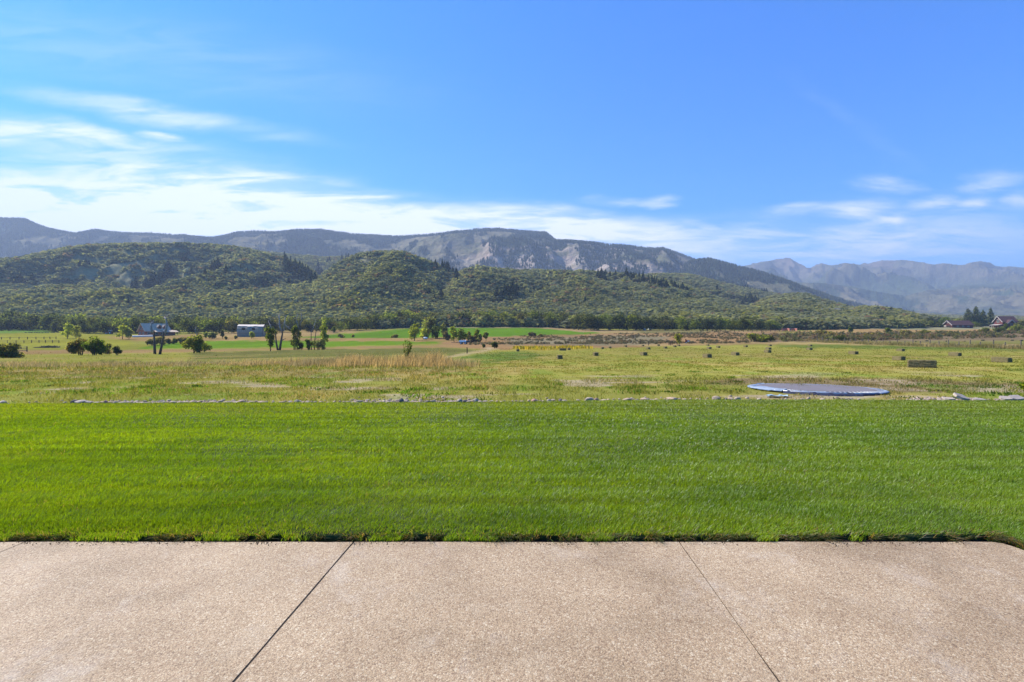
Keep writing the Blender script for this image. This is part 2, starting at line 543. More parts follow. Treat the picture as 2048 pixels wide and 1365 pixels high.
# ------------------------------------------------------------------ ground cover, in colours of the land itself
LAND = [  # (colour, soft edge in px, outline)   painted over the earlier ones
    # hay field and rough pasture, base
    ((.212, .202, .045), 3, [(900, 700), (1190, 694), (1560, 691), (2300, 699), (3200, 730), (3200, 760), (900, 760)]),
    ((.11, .14, .03), 3, [(1560, 690), (1750, 691), (2300, 699), (2300, 706), (1900, 701), (1560, 695)]),
    ((.20, .195, .04), 4, [(-900, 706), (400, 702), (400, 723), (-900, 734)]),
    ((.115, .115, .036), 3, [(380, 706), (640, 699), (900, 695), (965, 703), (900, 710), (640, 716), (380, 724)]),
    ((.22, .15, .065), 2, [(-900, 704), (230, 700), (560, 698), (900, 690), (940, 695), (640, 699), (380, 705), (100, 709), (-900, 714)]),
    ((.175, .175, .03), 2, [(-900, 692), (180, 688), (340, 690), (340, 699), (200, 700), (-900, 704)]),
    ((.095, .165, .014), 2, [(270, 698), (340, 687), (440, 681), (900, 682), (900, 686), (640, 695), (440, 696)]),
    ((.20, .195, .028), 2, [(-900, 660), (120, 661), (280, 676), (260, 690), (-900, 696)]),
    ((.115, .185, .03), 2, [(-900, 655), (60, 655), (110, 662), (90, 667), (-900, 668)]),
    ((.24, .165, .065), 2, [(200, 674), (430, 668), (620, 668), (720, 671), (900, 674), (1000, 684), (900, 684), (640, 682), (440, 682), (270, 684)]),
    ((.26, .185, .08), 2, [(430, 664), (620, 660), (760, 659), (640, 672), (430, 676)]),
    ((.23, .145, .068), 2, [(880, 684), (1000, 670), (1190, 668), (1560, 660), (1560, 688), (1330, 693), (1180, 697), (1000, 700), (940, 698), (870, 690)]),
    ((.17, .145, .085), 4, [(1010, 678), (1270, 672), (1330, 676), (1330, 688), (1180, 692), (1020, 690)]),
    ((.085, .165, .012), 1.5, [(575, 676), (700, 668), (790, 660), (850, 655), (1100, 654), (1205, 664), (1180, 669), (1020, 673), (800, 677)]),
    ((.24, .175, .08), 1.5, [(900, 652), (1080, 653), (1240, 661), (1560, 662), (1560, 664), (1200, 667), (1060, 656), (900, 656)]),
    ((.14, .125, .05), 3, [(1270, 660), (1420, 661), (1400, 668), (1270, 667)]),
    ((.15, .145, .04), 2, [(1660, 682), (2300, 676), (2300, 697), (1900, 694), (1690, 691)]),
    ((.16, .12, .07), 3, [(1480, 668), (1700, 664), (2300, 664), (2300, 680), (1800, 683), (1500, 686)]),
    ((.27, .18, .075), 2, [(1570, 664), (1700, 656), (2050, 655), (2300, 656), (2300, 664), (1760, 664), (1650, 667)]),
    ((.27, .2, .085), 2, [(1280, 693), (1500, 688), (1700, 690), (1860, 693), (2300, 699), (2300, 694), (1860, 687), (1700, 685), (1500, 685), (1280, 690)]),
    ((.28, .22, .045), 1.5, [(1025, 702), (1040, 694), (1130, 693), (1190, 695), (1170, 699), (1090, 701)]),
    ((.30, .235, .13), 1.2, [(985, 694), (1000, 698), (960, 705), (915, 714), (880, 722), (868, 720), (900, 711), (950, 702)]),
    ((.10, .135, .03), 3, [(890, 722), (960, 707), (1040, 704), (1100, 712), (1000, 726), (900, 732)]),
    ((.20, .165, .06), 4, [(-900, 742), (300, 741), (640, 738), (930, 738), (940, 748), (640, 754), (300, 753), (-900, 752)]),
    ((.175, .165, .035), 4, [(-900, 753), (500, 755), (700, 749), (900, 749), (900, 756), (500, 764), (-900, 764)]),
    ((.155, .12, .06), 4, [(1500, 757), (1750, 757), (2100, 770), (2100, 788), (1800, 786), (1500, 772), (1380, 765)]),
]


def inpoly(px, py, poly):
    c = np.zeros(px.shape, bool)
    n = len(poly)
    for i in range(n):
        x1, y1 = poly[i]
        x2, y2 = poly[(i + 1) % n]
        if y1 == y2:
            continue
        cr = ((y1 > py) != (y2 > py)) & (px < (x2 - x1) * (py - y1) / (y2 - y1) + x1)
        c ^= cr
    return c


def landcol(px, Y):
    """ground colour of the valley floor; the outlines were read off the photograph and lie on the ground"""
    z = zbase(px, Y)
    py = HOR - (z - H) * F / Y
    X = (px - 1024) / F * Y
    c = np.empty(px.shape + (3,))
    c[...] = (.182, .182, .04)
    ex = [(fbm(px / 60.0, py / 5.0 + 3, 3) - .5), (fbm(px / 22.0 + 7, py / 3.0, 3) - .5)]
    for k, (col, soft, poly) in enumerate(LAND):
        s = 0
        for q in range(6):
            s = s + inpoly(px + ex[0] * 30 + 8 * math.cos(q * 1.05), py + ex[1] * soft * 2.2 + soft * .6 * math.sin(q * 1.05 + k), poly)
        w = (s / 6.0)[..., None]
        c = c * (1 - w) + np.array(col) * w
    n1 = fbm(X / 4.5, Y / 9.0, 4)[..., None]
    n2 = fbm(X / 1.3 + 40, Y / 2.2, 4)[..., None]
    near = (1 - sstep(40, 110, Y))[..., None]
    tan = sstep(.52, .68, n1) * .55 * near
    c = c * (1 - tan) + np.array((.29, .215, .08)) * tan
    grn = sstep(.56, .68, n2) * .55 * near
    c = c * (1 - grn) + np.array((.12, .18, .028)) * grn
    bare = (sstep(.60, .70, fbm(X / 2.6 + 90, Y / 1.2, 4)) * (1 - sstep(19, 24, Y)))[..., None] * .7
    c = c * (1 - bare) + np.array((.30, .24, .17)) * bare
    n3 = (fbm(X / 14.0, Y / 30.0, 4) - .5)[..., None]
    c = c * (1 + n3 * .5)
    # windrow lines left by the mower on the hay field
    row = (sstep(.70, .8, vn(X / 30 + 3, (Y - X * .06) / 2.2)) * sstep(36, 50, Y) * (1 - sstep(80, 110, Y)) * (px > 1000))[..., None] * .3
    c = c * (1 - row) + np.array((.30, .25, .10)) * row
    c = c * (1 - .10 * sstep(30, 60, Y))[..., None]
    return np.clip(c * .86, .01, .6)


# ------------------------------------------------------------------ terrain sheets
upx = np.concatenate([np.linspace(-900, -70, 70, endpoint=False), np.arange(-70, 2120, 2.2), np.linspace(2121, 2950, 70)])


def sheet(name, ys, mat, colour, drop=False):
    PX, YY = np.meshgrid(upx, ys)
    Z = terrain(PX, YY)
    V = np.stack([(PX - 1024) / F * YY, YY, Z], -1).reshape(-1, 3)
    nr, nc = PX.shape
    i = np.arange(nr * nc).reshape(nr, nc)
    q = np.stack([i[:-1, :-1], i[:-1, 1:], i[1:, 1:], i[1:, :-1]], -1).reshape(-1, 4)
    o = obj(name, fast_mesh(name, V, quads=q, col=colour(PX, YY, Z).reshape(-1, 3), smooth=True), mat)
    o['kind'] = 'structure'
    return o


def hillcol(PX, YY, Z):
    X = (PX - 1024) / F * YY
    c0 = np.array((.13, .135, .07))
    c1 = np.array((.17, .16, .09))
    n = sstep(.42, .62, fbm(X / 30, YY / 30, 4))[..., None]
    c = c0 * (1 - n) + c1 * n
    w = (1 - sstep(318, 342, YY))[..., None]
    return c * (1 - w) + landcol(PX, np.minimum(YY, 420)) * w


def forest_amount(PX, YY, Z):
    X = (PX - 1024) / F * YY
    py = HOR - (Z - H) * F / YY
    f = fbm(X / 210 + 3, YY / 260, 5) + (fbm(X / 60, YY / 90, 4) - .5) * .55
    f = f + np.interp(PX, [-900, 0, 200, 420, 520, 780, 860, 960, 1060, 1120, 1300, 1420, 1500, 1800, 2100], [.2, .22, .14, .06, .12, .02, .0, -.05, -.06, -.03, -.06, .0, .02, -.03, -.05])
    f = f + np.where(YY < 2750, sstep(520, 468, py) * .05, 0)
    return f, X, py


def mountcol(PX, YY, Z):
    f, X, py = forest_amount(PX, YY, Z)
    forest = np.array((.040, .056, .034))
    mead = np.array((.125, .112, .066))
    shr = np.array((.088, .088, .052))
    rock = np.array((.28, .235, .205))
    pink = np.array((.30, .215, .175))
    n = fbm(X / 330 + 11, YY / 300, 4)
    w = sstep(.40, .60, n)[..., None]
    c = shr * (1 - w) + mead * w
    w = sstep(.50, .58, f)[..., None]
    c = c * (1 - w) + forest * w
    rk = ridged(X / 170 + 40, YY / 120 + Z / 60, 5)
    band = np.interp(PX, [840, 930, 1000, 1150, 1300, 1340, 1440], [0, .6, 1, 1, .8, .5, 0]) * sstep(472, 492, py) * (YY < 3000)
    band = np.maximum(band, np.interp(PX, [1500, 1560, 1600, 1660, 1900, 1960, 2050], [0, .6, .6, .28, .2, .4, .2]) * (YY > 3800) * (1 - sstep(545, 575, py)))
    w = (sstep(.40, .80, rk) * band * .8)[..., None]
    pk = sstep(.45, .6, fbm(X / 140 + 77, YY / 140, 3))[..., None] * .6
    c = c * (1 - w) + (rock * (1 - pk) + pink * pk) * w
    low = (sstep(3000, 3300, YY) * sstep(548, 580, py))[..., None] * .7
    c = c * (1 - low) + np.array((.070, .098, .050)) * low
    c = c * np.where(YY > 3000, .78, 1.0)[..., None]
    far = (sstep(3800, 4600, YY) * (1 - sstep(545, 590, py)) * sstep(.45, .55, n))[..., None] * .6
    c = c * (1 - far) + np.array((.105, .078, .066)) * far
    return c


ys1 = np.concatenate([np.exp(np.linspace(math.log(11.0), math.log(340), 330))])
ys2 = np.concatenate([[340.0], np.exp(np.linspace(math.log(343.0), math.log(1420), 300))])
ys3 = np.concatenate([[1420.0], np.linspace(1432, 2700, 150), np.linspace(2716, 7400, 210)])
sheet('field', ys1, M['field'], lambda a, b, c: landcol(a, b))
sheet('hills', ys2, M['hill'], hillcol)
sheet('mountains', ys3, M['mountain'], mountcol)

# horizon table used to skip plants on slopes nobody can see
_vy = np.concatenate([ys1[::3], ys2[::2], ys3[::2]])
_vp = np.arange(-200, 2260, 6.0)
_VP, _VY = np.meshgrid(_vp, _vy)
_EL = (terrain(_VP, _VY) - H) / _VY
_RUN = np.maximum.accumulate(_EL, axis=0)


def seen(px, Y, top):
    """is a plant with its tip at height top in view over the ground before it"""
    i = np.clip(np.searchsorted(_vy, Y) - 2, 0, len(_vy) - 1)
    j = np.clip(((px - _vp[0]) / 6.0).astype(int), 0, len(_vp) - 1)
    return (top - H) / Y > _RUN[i, j] - 0.004


# ------------------------------------------------------------------ patio
def joint_x(k, y):
    return [-18.4, -13.49, -11.04, -8.59, -6.12, -3.66, -1.19, 1.256, 3.71][k] + 0.037 * (y - 3.85)


m, n, out = newmat('exposed_aggregate')
t = n.n('ShaderNodeTexCoord').outputs['Object']
vo = n.n('ShaderNodeTexVoronoi', {'Vector': t, 'Scale': 134.0, 'Randomness': 1.0})
vo2 = n.n('ShaderNodeTexVoronoi', {'Vector': t, 'Scale': 74.0, 'Randomness': 1.0})
rnd = n.n('ShaderNodeSeparateColor', {0: vo.outputs['Color']})
stone = n.ramp(rnd.outputs[0], [(0.0, (.30, .22, .17)), (.15, (.45, .34, .26)), (.45, (.54, .43, .33)), (.75, (.60, .48, .38)), (.93, (.68, .57, .47)), (1.0, (.80, .73, .64))])
rnd2 = n.n('ShaderNodeSeparateColor', {0: vo2.outputs['Color']})
big = n.ramp(rnd2.outputs[1], [(0.0, (.34, .24, .18)), (.5, (.56, .43, .33)), (1.0, (.78, .70, .62))])
isbig = n.m('MULTIPLY', n.remap(vo2.outputs['Distance'], .62, .55), n.m('GREATER_THAN', rnd2.outputs[0], .72))
stone = n.mixc(isbig, stone, big)
gap = n.remap(vo.outputs['Distance'], .50, .78)
stone = n.mixc(n.m('MULTIPLY', gap, .5), stone, (.27, .21, .16))
blot = n.noise(t, 0.9, 5, 0.62, .3)
blot2 = n.noise(t, 3.2, 4, 0.6)
tint = n.ramp(blot, [(.30, (.72, .68, .63)), (.5, (1.0, .975, .945)), (.68, (1.2, 1.2, 1.19))])
stone = n.mixc(1.0, stone, tint, 'MULTIPLY')
stone = n.mixc(n.remap(blot2, .55, .72, 0, .28), stone, (.62, .54, .47))
stone = n.mixc(1.0, stone, (.520, .490, .392), 'MULTIPLY')
stain = n.noise(t, 0.55, 7, 0.68, .8)
stone = n.mixc(n.remap(stain, .56, .66, 0, .30, True), stone, (.30, .235, .175))
drip = n.noise(n.n('ShaderNodeMapping', {'Vector': t, 'Scale': (1.0, .7, 1)}).outputs[0], 1.1, 8, .74, .2)
stone = n.mixc(n.remap(drip, .52, .70, 0, .34, True), stone, (.46, .42, .36))
spot = n.n('ShaderNodeTexVoronoi', {'Vector': t, 'Scale': 2.1})
stone = n.mixc(n.remap(spot.outputs['Distance'], .022, .012, 0, .75), stone, (.07, .05, .035))
b = n.n('ShaderNodeBsdfPrincipled', {'Base Color': stone, 'Roughness': 0.72, 'Specular IOR Level': 0.3})
hgt = n.m('ADD', n.m('MULTIPLY', n.m('SUBTRACT', 1.0, vo.outputs['Distance']), 1.0), n.m('MULTIPLY', rnd.outputs[2], .5))
bp = n.n('ShaderNodeBump', {'Strength': 0.55, 'Distance': 0.0035, 'Height': hgt})
m.node_tree.links.new(bp.outputs[0], b.inputs['Normal'])
m.node_tree.links.new(b.outputs[0], out.inputs[0])
M['patio'] = m

mb = MB()
y0, y1 = -4.0, 3.85
gaps = [.004, .004, .004, .004, .004, .004, .006, .0038, 0]
for k in range(1, 8):
    a0, a1 = joint_x(k, y0) + gaps[k], joint_x(k, y1) + gaps[k]
    b0, b1 = joint_x(k + 1, y0) - gaps[k + 1], joint_x(k + 1, y1) - gaps[k + 1]
    pts = []
    N = 36
    for i in range(N + 1):          # wandering saw cut on both sides
        s = i / N
        w = (random.random() - .5) * .0035
        pts.append((b0 + (b1 - b0) * s + w, y0 + (y1 - y0) * s))
    if k == 7:
        pts = pts[:-3] + [(b1 - .004, y1 - .20), (b1 - .018, y1 - .10), (b1 - .045, y1 - .03), (b1 - .10, y1)]
    top = [(b1 - (b1 - a1) * i / 12 - (.10 if k == 7 else 0) * (1 - i / 12), y1 + (random.random() - .5) * .012) for i in range(1, 12)]
    pts += top
    for i in range(N + 1):
        s = 1 - i / N
        w = (random.random() - .5) * .0035
        pts.append((a0 + (a1 - a0) * s + w, y0 + (y1 - y0) * s))
    n_ = len(pts)
    mb.add([(x, y, 0) for x, y in pts] + [(x, y, -.11) for x, y in pts],
           [tuple(range(n_))] + [(i, i + n_, (i + 1) % n_ + n_, (i + 1) % n_) for i in range(n_)])
tag(mb.build('patio', M['patio']), kind='structure')
mb = MB()
for k, wdt in ((2, .006), (3, .006), (4, .006), (5, .006), (6, .0085), (7, .005)):
    a, b = joint_x(k, -3.99), joint_x(k, 3.84)
    mb.add([(a - wdt, -3.99, -.0035), (a + wdt, -3.99, -.0035), (b + wdt, 3.84, -.0035), (b - wdt, 3.84, -.0035)], [(0, 1, 2, 3)])
tag(mb.build('patio_joint_surface', plain('joint_filler', (.028, .021, .016), .95, .4, 9.0)), kind='structure')  # dark filler strip laid in each saw cut so the joints read dark
M['soil'] = plain('damp_soil', (.045, .03, .02), .95, .5, 12.0, bump=.6)
mb = MB()
mb.add([(-30, -5, -.045), (30, -5, -.045), (30, 4.6, -.045), (-30, 4.6, -.045)], [(0, 1, 2, 3)])
tag(mb.build('soil_ground', M['soil']), kind='structure')


# ------------------------------------------------------------------ lawn
def lawn_far(x):
    """far edge of the mown grass"""
    px = 1024 + x / 11.9 * F
    return np.interp(px, [-400, 0, 400, 900, 1050, 1250, 1400, 1700, 2048, 2500], [11.55, 11.6, 11.75, 11.85, 11.95, 12.2, 12.35, 12.25, 12.15, 12.1])


LAWN0 = 3.975
xs = np.linspace(-26, 26, 261)
vs, qs = [], []
rows = 40
for i in range(rows + 1):
    for x in xs:
        yb = LAWN0 + .02 * math.sin(x * 5.3) + .012 * math.sin(x * 11.7 + 1) + .008 * math.sin(x * 23)
        y = yb + (float(lawn_far(x)) - yb) * i / rows
        vs.append((x, y, .0 + .012 * math.sin(x * 1.3) * math.sin(y * 1.1)))
nx = len(xs)
for i in range(rows):
    for j in range(nx - 1):
        qs.append((i * nx + j, i * nx + j + 1, (i + 1) * nx + j + 1, (i + 1) * nx + j))
k = len(vs)                                             # turf edge facing the patio
for j, x in enumerate(xs):
    vs.append((x, vs[j][1] + .02, -.06))
for j in range(nx - 1):
    qs.append((k + j, k + j + 1, j + 1, j))
k = len(vs)                                             # turf beside the patio's end
for (x, y, z) in ((3.80, -4, -.002), (26, -4, -.002), (26, 3.93, -.002), (3.80, 3.93, -.002), (3.80, -4, -.06), (3.80, 3.93, -.06)):
    vs.append((x, y, z))
qs += [(k, k + 1, k + 2, k + 3), (k + 4, k, k + 3, k + 5)]
M['turf'] = plain('turf_thatch', (.038, .055, .012), .95, .35, 14.0, bump=.4)
tag(obj('lawn', fast_mesh('lawn', vs, quads=qs), M['turf']), kind='structure')


def blades(name, x, y, z, h, w, lx, ly, col, mat, curl=.35):
    """one mesh of many bent blades; lx, ly: lean of the tip"""
    N = len(x)
    an = rng.random(N) * math.pi
    cx, cy = np.cos(an) * w * .5, np.sin(an) * w * .5
    V = np.zeros((N, 5, 3), np.float32)
    V[:, 0] = np.stack([x - cx, y - cy, z], -1)
    V[:, 1] = np.stack([x + cx, y + cy, z], -1)
    mx, my, mz = x + lx * curl, y + ly * curl, z + h * .58
    V[:, 2] = np.stack([mx - cx * .8, my - cy * .8, mz], -1)
    V[:, 3] = np.stack([mx + cx * .8, my + cy * .8, mz], -1)
    V[:, 4] = np.stack([x + lx, y + ly, z + h], -1)
    b = np.arange(N)[:, None] * 5
    q = b + np.array([[0, 1, 3, 2]])
    t = b + np.array([[2, 3, 4]])
    c = np.repeat(col[:, None, :], 5, axis=1).reshape(-1, 3)
    return obj(name, fast_mesh(name, V.reshape(-1, 3), quads=q, tris=t, col=c), mat)


def lawn_points(ya, yb, dens):
    wid = yb * 1.09 + 1.7
    N = int(dens * (yb - ya) * 2 * wid)
    y = ya + rng.random(N) * (yb - ya)
    x = (rng.random(N) * 2 - 1) * wid
    k = np.abs(x) < y * 1.07 + 1.5
    k &= y < lawn_far(x) + rng.normal(0, .03, N)
    return x[k], y[k]


LX, LY, LW = [], [], []
for ya, yb, dens, w in ((LAWN0, 5.2, 12500, .0042), (5.2, 6.6, 8000, .0056), (6.6, 8.6, 4800, .0078), (8.6, 12.5, 2900, .0115)):
    x, y = lawn_points(ya, yb, dens)
    LX.append(x); LY.append(y); LW.append(np.full(len(x), w))
N = 42000                                               # the corner beside the patio's end
x = 3.81 + rng.random(N) ** 1.5 * 3.4
y = 3.99 - rng.random(N) ** 1.4 * 2.0
LX.append(x); LY.append(y); LW.append(np.full(N, .0045))
N = 26000                                               # places where the turf has crept over to the concrete
x = -4.7 + rng.random(N) * 8.5
y = 3.86 + rng.random(N) * .13
k = rng.random(N) < sstep(.58, .72, fbm(x / .33 + 60, y / .3, 4)) * .8
x, y = x[k], y[k]
LX.append(x); LY.append(y); LW.append(np.full(len(x), .0045))
x, y, w = np.concatenate(LX), np.concatenate(LY), np.concatenate(LW)
N = len(x)
tuftn = fbm(x / .13, y / .13, 3)
patch = fbm(x / 1.1 + 5, y / .8, 4)
big = fbm(x / 3.5 + 9, y / 2.6, 3)
mow = np.sin((y - .02 * x) / .27 * math.pi)              # passes of the mower
h = (.022 + .024 * tuftn + .014 * rng.random(N)) * (1 - .12 * (y > 8))
h = h * np.where(rng.random(N) < .03, 1.35, 1)
la = (fbm(x / .16 + 30, y / .16, 2) - .5) * 7 + rng.normal(0, 1.5, N)
ll = h * (.15 + .55 * rng.random(N))
lx = np.cos(la) * ll + .25 * h
ly = np.sin(la) * ll + np.tanh(mow * 2) * h * .16
edge = np.where(y < LAWN0, .35, np.exp(-np.abs(y - LAWN0) / .05)) * (x < 3.8)
ly = ly - edge * h * 1.1
h = h * (1 - .25 * edge)
c0 = np.array((.138, .226, .009)); c1 = np.array((.212, .298, .012)); c2 = np.array((.11, .195, .009)); c3 = np.array((.30, .24, .10))
a = np.clip(sstep(.35, .65, patch) * .7 + rng.random(N) * .5 - .1, 0, 1)[:, None]
c = c0 * (1 - a) + c1 * a
b_ = (sstep(.5, .68, big) * .3)[:, None]
c = c * (1 - b_) + c2 * b_
far = sstep(8.5, 12, y)[:, None] * .45
c = c * (1 - far) + np.array((.245, .265, .022)) * far
c = c * (1 + .07 * np.tanh(mow * 2) + .30 * (vn(x / 3.0 + 9, y / .10) - .5))[:, None]
dry = (rng.random(N) < .012 + .04 * sstep(.6, .75, fbm(x / .6 + 70, y / .6, 3)) + .25 * edge)[:, None]
c = np.where(dry, c3, c)
c = c * (.62 + .72 * rng.random(N))[:, None]
blade_obj = blades('lawn_grass', x, y, np.full(N, -.004), h, w, lx, ly, c, M['blade'])
tag(blade_obj, 'short mown green grass covering the lawn', 'grass', kind='stuff')

# long unmown fringe hanging over the concrete edge
N = 15000
x = -4.6 + rng.random(N) * 8.4
clump = fbm(x / .10, x * 0 + 2, 3)
k = rng.random(N) < sstep(.34, .66, clump) * (.35 + .9 * fbm(x / .5 + 40, x * 0, 3))
x = x[k]; N = len(x)
y = LAWN0 - .01 + rng.normal(0, .018, N)
z = np.full(N, -.035) + rng.random(N) * .035
reach = .5 + 1.3 * sstep(.3, .75, fbm(x / .14 + 8, x * 0, 3))
h = .015 + .045 * rng.random(N) * reach
lx = rng.normal(0, .035, N) + .01
ly = -np.abs(rng.normal(.06, .045, N)) * reach
a = rng.random(N)[:, None]
c = np.array((.05, .09, .014)) * (1 - a) + np.array((.11, .14, .02)) * a
dr = (rng.random(N) < .3)[:, None]
c = np.where(dr, np.array((.26, .17, .08)) * (.6 + .8 * rng.random(N))[:, None], c)
f1 = (x, y, z, h, lx, ly, c)
N = 900                                                 # the same fringe round the patio's end
x2 = 3.79 + rng.normal(0, .02, N)
y2 = 3.1 + rng.random(N) * .85
z2 = np.full(N, -.02)
h2 = .02 + .05 * rng.random(N)
lx2 = -np.abs(rng.normal(.05, .03, N)); ly2 = rng.normal(0, .04, N)
c2_ = np.where((rng.random(N) < .5)[:, None], np.array((.30, .19, .09)), np.array((.08, .12, .02)))
x, y, z, h, lx, ly, c = [np.concatenate([p, q]) for p, q in zip(f1, (x2, y2, z2, h2, lx2, ly2, c2_))]
tag(blades('fringe_grass', x, y, z, h, np.full(len(x), .005), lx, ly, c, M['blade']),
    'long ragged grass hanging over the edge of the concrete patio', 'grass', kind='stuff')


# soil crumbs and clippings along the edge of the concrete
N = 1500
x = -4.6 + rng.random(N) * 8.2
y = 3.85 - np.abs(rng.normal(0, .035, N)) - .002
k = rng.random(N) < sstep(.38, .62, fbm(x / .22 + 11, x * 0 + 5, 3))
x, y = x[k], y[k]
s = .0015 + .005 * rng.random(len(x)) ** 2
tet = np.array([(-1, -.6, 0), (1, -.7, 0), (.1, 1.1, 0), (.1, 0, 1.2)], float)
V = tet[None] * s[:, None, None] + np.stack([x, y, np.full(len(x), .0003)], -1)[:, None]
ft = np.array([(0, 2, 1), (0, 1, 3), (1, 2, 3), (2, 0, 3)])
tr = (ft[None] + (np.arange(len(x)) * 4)[:, None, None]).reshape(-1, 3)
tag(obj('soil_crumbs', fast_mesh('soil_crumbs', V.reshape(-1, 3), tris=tr), M['soil']), 'dark soil crumbs scattered along the edge of the concrete', 'soil', kind='stuff')

# ------------------------------------------------------------------ rough grass of the pasture
def scatter(ya, yb, dens, pxa=-190, pxb=2240):
    N = int(dens * (yb ** 2 - ya ** 2) / 2 * (pxb - pxa) / F)
    Y = np.sqrt(ya ** 2 + rng.random(N) * (yb ** 2 - ya ** 2))
    px = pxa + rng.random(N) * (pxb - pxa)
    return px, Y


GX = []
for ya, yb, dens, w, hh in ((12.15, 17, 330, .011, .062), (17, 24, 150, .018, .08), (24, 36, 55, .030, .10), (36, 60, 17, .05, .11), (60, 110, 4.2, .09, .12)):
    px, Y = scatter(ya, yb, dens)
    X = (px - 1024) / F * Y
    z = terrain(px, Y)
    cl_ = fbm(X / .5 * (13 / Y) ** .5, Y / .5 * (13 / Y) ** .5, 3)
    k = (Y > lawn_far(X) + .15) & (rng.random(len(X)) < sstep(.28, .62, cl_) + .1)
    k &= ~((px < 950) & (Y > 37)) | (rng.random(len(X)) < .05)
    X, Y, z, px, cl_ = X[k], Y[k], z[k], px[k], cl_[k]
    c = landcol(px, Y) * (1.0 + .85 * rng.random(len(X)))[:, None]
    s = rng.random(len(X))
    wd = (s < .16)[:, None]
    c = np.where(wd, np.array((.11, .165, .028)) * (.7 + .6 * rng.random(len(X)))[:, None], c)
    c = np.where((s > .93)[:, None], np.array((.36, .29, .16)), c)
    cut = ((px > 940) & (Y > 19))
    h = hh * (.4 + 1.2 * rng.random(len(X)) * cl_ * 1.6) * np.where(cut, .5, 1)
    c = np.where(cut[:, None] & (rng.random(len(X)) < .8)[:, None], landcol(px, Y) * (1.05 + .3 * rng.random(len(X)))[:, None], c)
    GX.append((X, Y, z - .005, h, np.full(len(X), w), rng.normal(0, .6, len(X)) * h, rng.normal(0, .6, len(X)) * h, c))
x, y, z, h, w, lx, ly, c = [np.concatenate(q) for q in zip(*GX)]
c = c * np.array((1.0, 1.02, .68))
tag(blades('pasture_grass', x, y, z, h, w, lx, ly, c, M['drygrass']), 'rough mixed pasture grass and low weeds beyond the stones', 'grass', kind='stuff')

# leafy weeds in the strip behind the stones: low rosettes
WX = []
for _ in range(420):
    px = random.uniform(-40, 2100)
    Y = random.uniform(12.5, 17.5) if random.random() < .75 else random.uniform(17.5, 24)
    X = (px - 1024) / F * Y
    if 1480 < px < 1800 and 12.6 < Y < 17.6:
        continue
    dn = float(fbm(np.array([X / 2.2 + 4]), np.array([Y / 1.1]), 3)[0])
    if dn < .5:
        continue
    nb = random.randint(24, 60)
    r = random.uniform(.08, .30)
    xx = X + rng.normal(0, r, nb); yy_ = Y + rng.normal(0, r, nb)
    z0 = float(terrain(np.array([px]), np.array([Y]))[0])
    hh = random.uniform(.03, .085) * (.5 + rng.random(nb))
    c = np.array(random.choice([(.075, .14, .02), (.10, .165, .02), (.05, .09, .02), (.16, .16, .04)])) * (.7 + .6 * rng.random(nb))[:, None]
    WX.append((xx, yy_, np.full(nb, z0 - .005), hh, np.full(nb, .03), rng.normal(0, .05, nb), rng.normal(0, .05, nb), c))
x, y, z, h, w, lx, ly, c = [np.concatenate(q) for q in zip(*WX)]
tag(blades('leafy_weeds', x, y, z, h, w, lx, ly, c, M['leaf']), 'patches of low leafy green weeds between the stones and pasture', 'weeds', kind='stuff')

# tall dry grass along the old ditch
N = 52000
px = rng.uniform(-60, 960, N)
cen = np.interp(px, [-60, 0, 300, 600, 760, 900, 960], [31, 31, 32.5, 33, 32, 31, 30])
Y = cen + rng.normal(0, 1, N) * np.interp(px, [-60, 500, 700, 960], [1.9, 1.6, 1.9, 2.4])
X = (px - 1024) / F * Y
dn = fbm(X / 1.6, Y / 1.6 + 60, 3)
k = rng.random(N) < sstep(.25, .6, dn) * np.interp(px, [-60, 420, 560, 620, 870, 930, 960], [.28, .3, .55, 1, 1, .5, .1])
px, Y, X, dn = px[k], Y[k], X[k], dn[k]
N = len(X)
h = (.55 + .9 * fbm(X / .8 + 20, Y / .8, 3)) * np.interp(px, [-60, 300, 560, 640, 780, 880, 940], [.30, .26, .32, .52, .62, .66, .35]) * (.3 + .9 * rng.random(N)) * (.35 + 1.1 * dn)
warm = np.interp(px, [-60, 500, 600, 760, 880, 960], [.2, .15, .6, .5, .75, .8]) + (fbm(X / 2.5 + 7, Y * 0 + 3, 3) - .5) * 1.6
a = np.clip(warm + rng.normal(0, .2, N), 0, 1)[:, None]
c = np.array((.30, .26, .14)) * (1 - a) + np.array((.52, .37, .15)) * a
gr = (rng.random(N) < .2)[:, None]
c = np.where(gr, np.array((.14, .135, .055)), c) * (.7 + .6 * rng.random(N))[:, None]
t1 = (X, Y, terrain(px, Y), h, np.full(N, .017), rng.normal(.08, .3, N) * h, rng.normal(0, .3, N) * h, c)
N = 9000                                                # and along the wire fence
px = rng.uniform(1480, 2110, N)
fy = np.interp(px, [1480, 1573, 1711, 1860, 2042, 2110], [205, 185, 145, 112, 88, 82])
Y = fy + rng.normal(0, 1, N) * fy * .022
X = (px - 1024) / F * Y
h = (.35 + .5 * rng.random(N)) * (.5 + fbm(X / 3, Y / 3, 3))
a = np.clip(fbm(X / 4 + 7, Y / 4, 3) * 1.6 - .3 + rng.normal(0, .15, N), 0, 1)[:, None]
c = np.array((.15, .155, .04)) * (1 - a) + np.array((.40, .31, .14)) * a
t2 = (X, Y, terrain(px, Y), h, np.full(N, .09), rng.normal(.05, .2, N) * h, rng.normal(0, .2, N) * h, c * (.75 + .5 * rng.random(N))[:, None])
x, y, z, h, w, lx, ly, c = [np.concatenate(q) for q in zip(t1, t2)]
tag(blades('tall_dry_grass', x, y, z, h, w, lx, ly, c, M['drygrass']), 'tall straw coloured dry grass growing in strips across the pasture', 'grass', kind='stuff')

